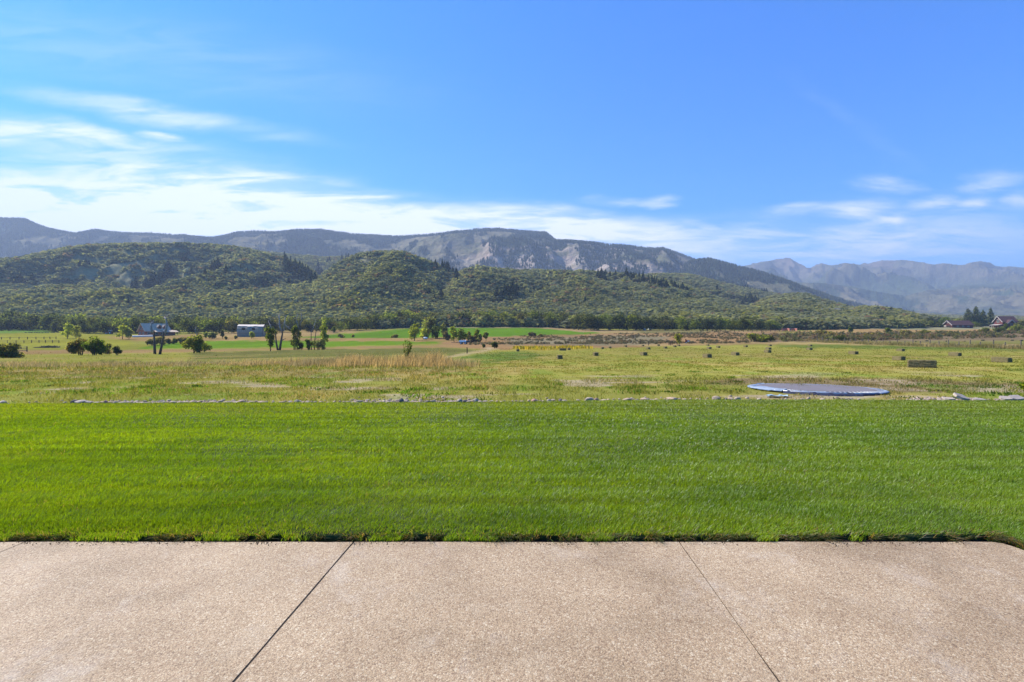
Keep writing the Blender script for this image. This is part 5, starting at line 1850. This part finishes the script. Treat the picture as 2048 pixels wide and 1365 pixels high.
# ------------------------------------------------------------------ fences
def post_fence(name, label, posts, rails, mat_post, mat_rail, wire=False, post_w=.12, cat='fence', railw=.08):
    """posts: (px, Y, height) in order; rails: heights as a share of the post"""
    p0 = P(posts[0][0], posts[0][1])
    root = empty(name, p0)
    tag(root, label, cat)
    tops = []
    for (px, Y, h, mt) in posts:
        w = P(px, Y) - p0
        lean = Vector((random.uniform(-.03, .03), random.uniform(-.03, .03), 0)) * h
        mb = MB()
        mb.tube([w + Vector((0, 0, -.3)), w + lean * .5 + Vector((0, 0, h * .5)), w + lean + Vector((0, 0, h))], [post_w * .5, post_w * .48, post_w * .42], 7)
        mb.build('post', M[mt], root)
        tops.append((w, lean, h))
    for rh in rails:
        mb = MB()
        for i in range(len(tops) - 1):
            (a, la, ha), (b_, lb, hb) = tops[i], tops[i + 1]
            hh = rh if wire else None
            pa = a + Vector((0, -post_w * .5, rh))
            pb = b_ + Vector((0, -post_w * .5, rh))
            if wire:
                mid = (pa + pb) / 2 - Vector((0, 0, .03))
                mb.tube([pa, mid, pb], .006, 4)
            else:
                mb.tube([pa, pb], railw * .5, 6)
        mb.build('wire' if wire else 'rail', mat_rail, root)
    return root


fpx = [2110, 2075, 2042, 2010, 1987, 1961, 1940, 1918, 1897, 1878, 1860, 1841, 1826, 1810, 1795, 1780, 1766, 1752, 1737, 1724, 1711, 1700, 1689, 1677, 1665, 1655, 1645, 1635, 1625, 1610, 1598, 1590]
posts = []
for i, p in enumerate(fpx):
    Y = float(np.interp(p, [1480, 1573, 1711, 1860, 2042, 2110], [205, 185, 145, 112, 88, 82]))
    posts.append((p, Y, 1.5 if i % 2 == 0 else 1.15, 'post'))
posts += [(1582, 183, 1.75, 'darkpost'), (1573, 185, 1.75, 'darkpost')]
posts += [(p, float(np.interp(p, [1480, 1573], [205, 185])), 1.35, 'post') for p in (1560, 1547, 1536, 1525, 1513, 1502)]
post_fence('wire_fence', 'long post and wire fence with weathered posts closing the hay field', posts, (.45, .85, 1.1), None, M['wire'], wire=True, post_w=.2)
post_fence('rail_fence', 'brown three-rail wooden fence behind the sparse grey-olive bush', [(p, 120 + (54 - p) * .18, 1.25, 'railwood') for p in (54, 32, 10, -14, -40, -70)], (.28, .7, 1.1), None, M['railwood'], post_w=.24, railw=.14)
post_fence('rail_fence', 'long two-rail fence line crossing the left pasture toward the bright tree pair', [(p, 196, 1.05, 'railwood') for p in (118, 105, 91, 78, 63, 48, 32, 15, -2, -20, -40, -60)], (.45, .9), None, M['railwood'], post_w=.28, railw=.10)
post_fence('rail_fence', 'low dark far fence in front of the pale strip of the left pasture', [(p, 222 + (i % 2), 1.1, 'darkpost') for i, p in enumerate((112, 100, 88, 72, 55, 38, 20, 3, -20))], (.8,), None, M['darkpost'], post_w=.3, railw=.1)
post_fence('rail_fence', 'white fence before the log house', [(p, 240, .9, 'post') for p in (264, 270, 276, 282, 288, 294, 300, 306)], (.3, .7), None, plain('white_rail', (.6, .58, .56), .7, .1), post_w=.2, railw=.42)
post_fence('corral_fence', 'far weathered post fence along the top of the tan bank', [(p, 283 + (p - 1400) * .02, 1.5, 'darkpost') for p in range(1406, 1566, 9)], (.5, 1.0), None, M['darkpost'], post_w=.3, railw=.1)
M['redrail'] = plain('red_painted_rail', (.42, .17, .12), .7, .3, 1.0)
post_fence('corral_fence', 'faded red rail corral at the foot of the wood', [(p, 285 + (i % 3) * 3, 1.6, 'redrail') for i, p in enumerate((1564, 1569, 1574, 1579, 1584, 1589, 1594))], (.4, .8, 1.2, 1.5), None, M['redrail'], post_w=.28, railw=.3)
post_fence('corral_fence', 'dark posts standing past the red rail corral', [(p, 286, 1.7, 'darkpost') for p in (1600, 1606, 1610, 1614)], (1.2,), None, M['darkpost'], post_w=.32, railw=.08)
for (p, y, h, w, mt, lab) in [(1338, 690.5, 1.4, .22, 'darkpost', 'first dark corner post in the trio by the lone yellowing tree'), (1341, 691, 1.1, .22, 'darkpost', 'shorter middle dark post of the trio by the lone yellowing tree'),
                              (1344, 690.5, 1.4, .22, 'darkpost', 'last dark corner post in the trio by the lone yellowing tree'), (1354, 690, 1.3, .2, 'darkpost', 'dark post right under the lone yellowing tree'),
                              (1297, 691.5, 1.2, .18, 'darkpost', 'single dark post at the hay field edge'), (1281, 688.5, 1.2, .16, 'darkpost', 'thin dark post at the mouth of the tan track'),
                              (1266, 678, 1.6, .3, 'darkpost', 'dark gate post on the tan bank'), (1270, 679.5, 1.6, .26, 'post', 'pale gate post on the tan bank'),
                              (1254, 669, 1.4, .25, 'darkpost', 'lone dark post above the tan bank'), (934, 707.5, .9, .16, 'darkpost', 'short dark post in the dry grass beside the track')]:
    loc, Y = hit(p, y, 60, 330)
    mb = MB()
    mb.tube([(0, 0, -.3), (.02, 0, h * .5), (.0, .02, h * .97), (0, .02, h)], [w * .5, w * .48, w * .45, w * .3], 8)
    tag(mb.build('fence_post', M[mt], None, loc), lab, 'post', 'odd posts around the fields')

# ------------------------------------------------------------------ buildings
M['logs'] = planked('log_wall', (.26, .075, .03), (.34, .11, .05), .35, 'Z')
M['metalroof'] = planked('blue_metal_roof', (.44, .345, .245), (.54, .425, .30), .8, 'X', rough=.9, metal=.0, spec=.05)
M['glass'] = plain('window_glass', (.04, .045, .05), .25, .1, 1.0, spec=.3)
M['trim'] = plain('white_trim', (.33, .31, .28), .6, .1)
M['dark'] = plain('opening_shade', (.014, .013, .013), .9, .2)  # near-black colour that stands for the shade inside openings
M['barnwood'] = planked('barn_boards', (.21, .155, .11), (.28, .215, .16), .3, 'Z')
M['barnsheet'] = planked('barn_sheet', (.25, .198, .142), (.31, .25, .185), .9, 'X', rough=.7, metal=.0)
M['barnroof'] = plain('rusted_pale_roof', (.46, .415, .36), .7, .2, .6, metal=.0, c2=(.40, .33, .27))
M['redwall'] = planked('red_boards', (.078, .024, .021), (.11, .033, .028), .3, 'X')
M['redroof'] = plain('maroon_roof', (.055, .027, .027), .8, .3, 1.0)
M['greyroof'] = plain('grey_shingle_roof', (.13, .125, .12), .85, .25, 1.0)
M['stonewall'] = plain('stone_base', (.2, .18, .16), .9, .35, 2.0)
M['concrete'] = plain('stone_chimney', (.10, .09, .085), .9, .3, 2.0)


def gable_roof(mb, x0, x1, y0, y1, ze, zr, t=.18, over=.4):
    """two roof sheets, ridge along x"""
    ym = (y0 + y1) / 2
    dz = (zr - ze) / (ym - y0) * over
    mb.slab((x0 - over, y0 - over, ze - dz), (x1 + over, y0 - over, ze - dz), (x1 + over, ym, zr), (x0 - over, ym, zr), t)
    mb.slab((x1 + over, y1 + over, ze - dz), (x0 - over, y1 + over, ze - dz), (x0 - over, ym - .004, zr - .002), (x1 + over, ym - .004, zr - .002), t)


def window(parent, c, w, h, face='y', n=2):
    """frame and pane on a wall that faces -y (or -x)"""
    fr = MB()
    x, y, z = c
    b = .12
    dirs = (lambda u, v, s: (x + u, y + v, z + s)) if face == 'y' else (lambda u, v, s: (x + v, y + u, z + s))
    def bx(mb_, u, v, s, su, sv, ss):
        mb_.box(dirs(u, v, s), (su, sv, ss) if face == 'y' else (sv, su, ss))
    bx(fr, 0, -.04, h / 2, w + b, .1, b)
    bx(fr, 0, -.04, -h / 2, w + b, .1, b)
    for i in range(n + 1):
        bx(fr, -w / 2 + w * i / n, -.042, 0, b * .8, .1, h - b)
    fo = fr.build('window', M['trim'], parent)
    pn = MB()
    bx(pn, 0, -.02, 0, w, .06, h)
    pn.build('pane', M['glass'], fo)


# log house with a metal roof
loc, Y = hit(312, 672.5, 215, 300)
root = empty('log_house', loc, R(60))
root.scale = (.82, .82, .9)
tag(root, 'red-brown log house with blue-grey metal roof and two dormers at the wood edge', 'house')
mb = MB()
x0, x1, y0, y1, ze, zr = -7.6, 5.8, -4.2, 4.2, 3.1, 6.9
mb.prism([(x0, -.6), (x1, -.6), (x1, ze), (x0, ze)], y0, y1)
for xx, s in ((x0, 1), (x1, -1)):
    mb.add([(xx, y0, ze), (xx, y1, ze), (xx, 0, zr - .1), (xx + s * .2, y0, ze), (xx + s * .2, y1, ze), (xx + s * .2, 0, zr - .1)],
           [(0, 1, 2), (5, 4, 3), (0, 3, 4, 1), (1, 4, 5, 2), (2, 5, 3, 0)])
mb.prism([(5.82, -.6), (9.0, -.6), (9.0, 2.4), (5.82, 2.4)], -3.6, 3.0)
mb.build('wall', M['logs'], root)
mb = MB()
gable_roof(mb, x0, x1, y0, y1, ze, zr, .2, .7)
rf = mb.build('roof', M['metalroof'], root)
mb = MB()
mb.box((-1.9, .3, 7.0), (1.1, 1.0, 1.9))
mb.box((-1.9, .3, 8.0), (1.3, 1.2, .2))
mb.build('chimney', M['concrete'], rf)
mb = MB()                                               # porch roof along the front and over the wing
mb.slab((-4.0, -6.6, 2.25), (9.6, -6.6, 2.25), (9.6, -4.25, 3.05), (-4.0, -4.25, 3.05), .16)
mb.slab((5.9, -4.2, 3.1), (9.6, -4.2, 3.1), (9.3, 3.4, 3.5), (5.9, 3.4, 3.5), .16)
mb.build('porch_roof', M['metalroof'], root)
for i in range(6):
    mb = MB()
    mb.tube([(-3.6 + i * 2.55, -6.2, -.6), (-3.6 + i * 2.55, -6.2, 2.3)], .14, 7)
    mb.build('porch_post', M['logs'], root)
for xx in (.4, 3.4):                                    # dormers
    mb = MB()
    mb.prism([(xx - .95, 3.9), (xx + .95, 3.9), (xx + .95, 4.9), (xx, 6.0), (xx - .95, 4.9)], -3.3, -.9)
    d = mb.build('dormer', M['logs'], root)
    mb = MB()
    mb.slab((xx - 1.25, -3.7, 4.65), (xx, -3.7, 6.12), (xx, -.3, 6.12), (xx - 1.25, -.3, 4.65), -.12)
    mb.slab((xx, -3.7, 6.125), (xx + 1.25, -3.7, 4.65), (xx + 1.25, -.3, 4.65), (xx, -.3, 6.125), -.12)
    mb.build('dormer_roof', M['greyroof'], d)
    mb = MB()
    mb.box((xx, -3.33, 4.65), (1.0, .06, .8))
    mb.build('pane', M['glass'], d)
for (yy_, zz, w, h) in ((-1.6, 3.9, 1.6, 1.1), (1.3, 3.9, 1.6, 1.1), (-1.8, 1.5, 1.5, 1.3), (1.9, 1.5, 1.5, 1.3)):
    window(root, (x0 - .02, yy_, zz), w, h, face='x')
for xx in (-5.8, -1.6, 1.4, 4.2):
    window(root, (xx, y0 - .02, 1.4), 1.3, 1.2)

# grey barn with a rounded gambrel roof
loc, Y = hit(506, 673.5, 215, 300)
root = empty('grey_barn', loc, R(11))
root.scale = (.9, .9, .95)
tag(root, 'old grey barn with patched pale gambrel roof on the tan grass', 'barn')
bx0, bx1, w = -6.6, 5.4, 3.6
mb = MB()
prof = [(-w, -.6), (w, -.6), (w, 2.3), (w - .35, 3.9), (w - 1.3, 5.0), (0, 5.75), (-w + 1.3, 5.0), (-w + .35, 3.9), (-w, 2.3)]
vs = [(bx0, y, z) for y, z in prof] + [(bx1, y, z) for y, z in prof]
n_ = len(prof)
mb.add(vs, [tuple(range(n_)), tuple(range(2 * n_ - 1, n_ - 1, -1)), (0, n_, n_ + 1, 1), (1, n_ + 1, n_ + 2, 2), (8, n_ + 8, n_, 0)])
mb.build('wall', M['barnwood'], root)
mb = MB()
for i in (2, 3, 6, 7):
    (ya, za), (yb, zb) = prof[i], prof[i + 1]
    mb.slab((bx0 - .15, ya, za), (bx1 + .15, ya, za), (bx1 + .15, yb, zb), (bx0 - .15, yb, zb), -.1)
mb.build('lower_roof', M['barnsheet'], root)
mb = MB()
r = random.Random(4)
for i in (4, 5):
    (ya, za), (yb, zb) = prof[i], prof[i + 1]
    for k in range(8):
        xa = bx0 - .3 + k * (bx1 - bx0 + .6) / 8
        xb = xa + (bx1 - bx0 + .6) / 8 - .02
        lift = r.uniform(0, .06)
        dn = -r.uniform(0, .45) if i == 5 else 0
        mb.slab((xa, ya, za + .1 + lift), (xb, ya, za + .1 + lift), (xb, yb + dn, zb + .1 + lift + dn * .6), (xa, yb + dn, zb + .1 + lift + dn * .6), -.06)
mb.build('roof', M['barnroof'], root)
for k, (xa, wd) in enumerate(((-3.6, 1.5), (1.2, 1.3))):
    mb = MB()
    mb.box((xa, -w + .12, 3.75), (wd, .5, .9), rx=.2)
    tag(mb.build('roof_hole_shade', M['dark'], root), 'dark block standing for the shade where roof sheets are missing')  # solid dark block imitates the shade inside a roof gap
mb = MB()
mb.box((bx1 + .06, -.8, 1.3), (.12, 2.6, 3.6))
mb.build('door', M['barnsheet'], root)
mb = MB()
mb.slab((bx1 + .02, -w + .3, .8), (bx1 + .02, w - .3, .8), (bx1 + .02, w - 1.2, 4.6), (bx1 + .02, -w + 1.2, 4.6), .05)
mb.build('end_cladding', M['barnsheet'], root)

# red barn
loc, Y = hit(1911, 655.8, 300, 430)
s = Y / 400
root = empty('red_barn', loc, R(-3))
root.scale = (s, s, s)
tag(root, 'low red barn with maroon roof, white trim and a dark open bay', 'barn')
mb = MB()
gx, L0, L1 = 4.6, -6.0, 9.5
gp = [(-gx, -1.0), (gx, -1.0), (gx, 2.2), (0, 5.4), (-gx, 2.2)]
vs = [(L0, y, z) for y, z in gp] + [(L1, y, z) for y, z in gp]
mb.add(vs, [(4, 3, 2, 1, 0), (5, 6, 7, 8, 9), (0, 1, 6, 5), (1, 2, 7, 6), (4, 0, 5, 9), (2, 3, 8, 7), (3, 4, 9, 8)])
mb.build('wall', M['redwall'], root)
mb = MB()
gable_roof(mb, L0, L1, -gx, gx, 2.35, 5.6, .18, .6)
mb.build('roof', M['redroof'], root)
mb = MB()
for sgn in (-1, 1):
    mb.slab((L0 - .66, sgn * (gx + .6), 1.95), (L0 - .66, 0, 5.65), (L0 - .66, 0, 5.15), (L0 - .66, sgn * (gx + .6), 1.45), .12)
mb.build('gable_trim', M['trim'], root)
mb = MB()
mb.box((L0 - .06, 2.4, .6), (.12, 2.6, 2.6))
tag(mb.build('door', M['trim'], root), 'white sliding door')
mb = MB()
mb.box((L0 - .05, -1.2, .5), (.1, 3.4, 2.2))
mb.build('open_bay_shade', M['dark'], root)  # dark slab on the closed wall, painted as the bay's shaded inside
window(root, (L0 - .02, 0, 4.0), .8, .8, face='x', n=1)
for xx in (-2, 2, 6):
    window(root, (xx, -gx - .02, 1.0), 1.2, .9)

# red house
loc, Y = hit(2006, 656.5, 300, 440)
s = Y / 400
root = empty('red_house', loc, R(-8))
root.scale = (s, s, s)
tag(root, 'tall red house with white-trimmed gables beside the dark pines', 'house')
mb = MB()
gx, L0, L1 = 4.4, -3.4, 6.6
gp = [(-gx, -1.5), (gx, -1.5), (gx, 5.0), (0, 9.0), (-gx, 5.0)]
vs = [(L0, y, z) for y, z in gp] + [(L1, y, z) for y, z in gp]
mb.add(vs, [(4, 3, 2, 1, 0), (5, 6, 7, 8, 9), (0, 1, 6, 5), (1, 2, 7, 6), (4, 0, 5, 9), (2, 3, 8, 7), (3, 4, 9, 8)])
mb.prism([(-2.0, -1.5), (3.4, -1.5), (3.4, 3.6), (.7, 6.1), (-2.0, 3.6)], -gx - 2.6, -gx - .01)
mb.build('wall', M['redwall'], root)
mb = MB()
gable_roof(mb, L0, L1, -gx, gx, 5.15, 9.2, .2, .7)
mb.slab((-2.5, -gx - 3.1, 3.3), (.7, -gx - 3.1, 6.3), (.7, -gx + 1.6, 6.3), (-2.5, -gx + 1.6, 3.3), -.14)
mb.slab((.7, -gx - 3.1, 6.305), (3.9, -gx - 3.1, 3.3), (3.9, -gx + 1.6, 3.3), (.7, -gx + 1.6, 6.305), -.14)
mb.build('roof', M['redroof'], root)
mb = MB()
for sgn in (-1, 1):
    mb.slab((L0 - .76, sgn * (gx + .7), 4.7), (L0 - .76, 0, 9.25), (L0 - .76, 0, 8.7), (L0 - .76, sgn * (gx + .7), 4.15), .12)
mb.build('gable_trim', M['trim'], root)
mb = MB()
for sgn in (-1, 1):
    mb.slab((.7 + sgn * 3.25, -gx - 3.16, 3.3), (.7, -gx - 3.16, 6.4), (.7, -gx - 3.16, 5.85), (.7 + sgn * 3.25, -gx - 3.16, 2.75), .1)
mb.build('gable_trim', M['trim'], root)
mb = MB()
mb.slab((L0 - 3.2, -gx, 2.3), (L0 - .05, -gx, 2.9), (L0 - .05, gx, 2.9), (L0 - 3.2, gx, 2.3), .18)
mb.build('porch_roof', M['trim'], root)
for i in range(4):
    mb = MB()
    mb.box((L0 - 2.9, -gx + .3 + i * 2.7, .5), (.25, .25, 3.7))
    mb.build('porch_post', M['redwall'], root)
window(root, (L0 - .02, 0, 5.4), 2.6, 2.4, face='x', n=3)
window(root, (L0 - .02, -2.2, 1.0), 1.6, 1.6, face='x')
window(root, (.7, -gx - 2.62, 2.6), 1.4, 1.4)
window(root, (5.2, -gx - .02, 1.2), 1.2, 1.4)

# grey-roofed house half buried in the oaks
loc, Y = hit(1655, 631, 380, 700)
root = empty('woodland_house', loc, R(8))
tag(root, 'low grey-roofed house half hidden in the oaks on the right hillside', 'house')
k_ = Y / 450
mb = MB()
mb.prism([(-8 * k_, -2), (11 * k_, -2), (11 * k_, 3.6), (-8 * k_, 3.6)], -4, 4)
mb.build('wall', M['stonewall'], root)
mb = MB()
gable_roof(mb, -8 * k_, 11 * k_, -4.2, 4.2, 3.9, 6.4, .2, .8)
mb.build('roof', M['greyroof'], root)
for xx in (-5, 0, 5):
    window(root, (xx * k_, -4.03, 2.2), 1.8, 1.2)

# ------------------------------------------------------------------ vehicles and odd things far off
M['red'] = plain('red_paint', (.42, .045, .03), .4, .15, 2.0, spec=.5)
M['rubber'] = plain('tyre_rubber', (.02, .02, .02), .9, .2, 4.0)
M['white'] = plain('white_paint', (.72, .72, .70), .4, .08, 2.0, spec=.5)
M['black'] = plain('black_paint', (.02, .02, .022), .4, .2, 2.0, spec=.5)


def wheel(parent, c, r, w):
    mb = MB()
    mb.tube([(c[0], c[1] - w / 2, c[2]), (c[0], c[1] - w * .4, c[2]), (c[0], c[1] + w * .4, c[2]), (c[0], c[1] + w / 2, c[2])], [r * .85, r, r, r * .85], 14)
    wo_ = mb.build('wheel', M['rubber'], parent)
    mb = MB()
    mb.tube([(c[0], c[1] - w * .52, c[2]), (c[0], c[1] + w * .52, c[2])], r * .5, 10)
    mb.build('rim', M['white'], wo_)


loc, Y = hit(219, 668.5, 215, 320)
root = empty('tractor', loc, R(10))
tag(root, 'small red tractor with a pale canopy parked before the trees', 'tractor')
mb = MB()
mb.box((-.9, 0, .95), (1.7, .7, .6))
mb.box((-1.6, 0, .85), (.3, .62, .5))
mb.box((.45, 0, .75), (1.2, 1.2, .5))
mb.build('body', M['red'], root)
mb = MB()
for dx in (.0, 1.0):
    for dy in (-.55, .55):
        mb.tube([(dx, dy, .95), (dx, dy, 2.0)], .04, 6)
mb.box((.5, 0, 2.05), (1.5, 1.4, .12))
mb.build('canopy', M['white'], root)
for (cx_, cy_, r_) in ((.6, -.75, .62), (.6, .75, .62), (-1.3, -.6, .38), (-1.3, .6, .38)):
    wheel(root, (cx_, cy_, r_), r_, .32)

loc, Y = hit(926, 689, 150, 260)
root = empty('flat_trailer', loc, R(-6))
tag(root, 'dark flat trailer with a white load parked in front of the grove', 'trailer')
mb = MB()
mb.box((0, 0, .62), (4.2, 1.7, .16))
mb.box((-2.9, 0, .55), (1.8, .12, .1))
mb.build('bed', M['black'], root)
mb = MB()
mb.prism([(-1.2, .72), (1.0, .72), (1.1, 1.15), (.6, 1.35), (-.9, 1.3), (-1.25, 1.1)], -.6, .6)
mb.build('load', M['white'], root)
mb = MB()
mb.prism([(1.15, .72), (2.2, .72), (2.2, 1.1), (1.9, 1.25), (1.2, 1.2)], -.7, .7)
mb.build('box', M['black'], root)
for (cx_, cy_) in ((-.5, -.9), (-.5, .9), (.9, -.9), (.9, .9)):
    wheel(root, (cx_, cy_, .36), .36, .22)

loc, Y = hit(851, 679.5, 150, 280)
root = empty('water_tank', loc, R(20))
tag(root, 'small white tank standing on the tan grass by the grove', 'tank')
mb = MB()
mb.tube([(-.75, 0, .55), (-.65, 0, .55), (.65, 0, .55), (.75, 0, .55)], [.3, .42, .42, .3], 14)
mb.build('body', M['white'], root, smooth=True)
mb = MB()
for dx in (-.45, .45):
    mb.box((dx, 0, .08), (.12, .7, .3))
mb.build('cradle', M['black'], root)

loc, Y = hit(1301, 660.8, 280, 360)
root = empty('camper_trailer', loc, R(6))
tag(root, 'small white camper trailer at the foot of the wood above the tan bank', 'trailer')
mb = MB()
mb.prism([(-1.5, .45), (1.4, .45), (1.55, .9), (1.4, 1.7), (-1.2, 1.75), (-1.55, 1.2)], -.8, .8)
mb.build('body', M['white'], root)
mb = MB()
mb.box((.2, -.81, 1.25), (1.0, .04, .4))
mb.build('pane', M['glass'], root)
for cy_ in (-.75, .75):
    wheel(root, (0, cy_, .32), .32, .2)

loc, Y = hit(1289, 661.2, 280, 360)
root = empty('rubble_heap', loc)
tag(root, 'pale pinkish heap beside the white camper trailer', 'heap')
me = rock_mesh(991, plain('pale_rubble', (.42, .33, .3), .9, .3, 2.0))
o = obj('rubble', me, None, root)
o.scale = (2.2, 1.8, 2.2)
o.location = (0, 0, .3)

loc, Y = hit(1375, 687.2, 120, 260)
root = empty('utility_cart', loc, R(-15))
tag(root, 'tiny dark red cart with a white side right of the lone yellowing tree', 'cart')
mb = MB()
mb.box((0, 0, .75), (1.3, .8, .45))
mb.box((-.5, 0, 1.1), (.3, .7, .35))
mb.build('body', plain('cart_red', (.18, .035, .03), .6), root)
mb = MB()
mb.box((.25, -.42, .7), (.5, .05, .3))
mb.build('side_panel', M['white'], root)
for (cx_, cy_) in ((-.4, -.4), (-.4, .4), (.4, -.4), (.4, .4)):
    wheel(root, (cx_, cy_, .28), .28, .16)

# heap of charred branches in the left pasture
loc, Y = hit(94, 696, 90, 200)
root = empty('brush_pile', loc)
tag(root, 'long low heap of blackened branches in the left pasture', 'brush pile')
mb = MB()
r = random.Random(3)
for i in range(130):
    t = r.uniform(-1, 1)
    hh = .75 * (1 - abs(t - .25) ** 1.5) * (.4 + .6 * r.random())
    c_ = Vector((t * 3.6, r.uniform(-.8, .8), max(.05, hh * r.random())))
    d = Vector((r.gauss(0, 1), r.gauss(0, .5), r.gauss(0, .25))).normalized() * r.uniform(.3, .9)
    mb.tube([c_ - d, c_ + Vector((0, 0, r.uniform(-.05, .08))), c_ + d], [r.uniform(.03, .09), r.uniform(.04, .1), .02], 5)
mb.build('branches', plain('charred_wood', (.035, .027, .025), .9, .5, 3.0), root)

# ------------------------------------------------------------------ the air between here and the mountains
mb = MB()
mb.box((0, 3700, 420), (24000, 7900, 1060))
m = bpy.data.materials.new('haze')
m.use_nodes = True
m.node_tree.nodes.clear()
n = NT(m.node_tree)
out = n.n('ShaderNodeOutputMaterial')
pv = n.n('ShaderNodeVolumePrincipled', {'Color': (.42, .53, .72, 1), 'Density': 0.00019, 'Anisotropy': 0.15})
m.node_tree.links.new(pv.outputs[0], out.inputs['Volume'])
hz = mb.build('haze', m)
tag(hz, 'thin blue summer haze filling the valley', 'haze', kind='stuff')
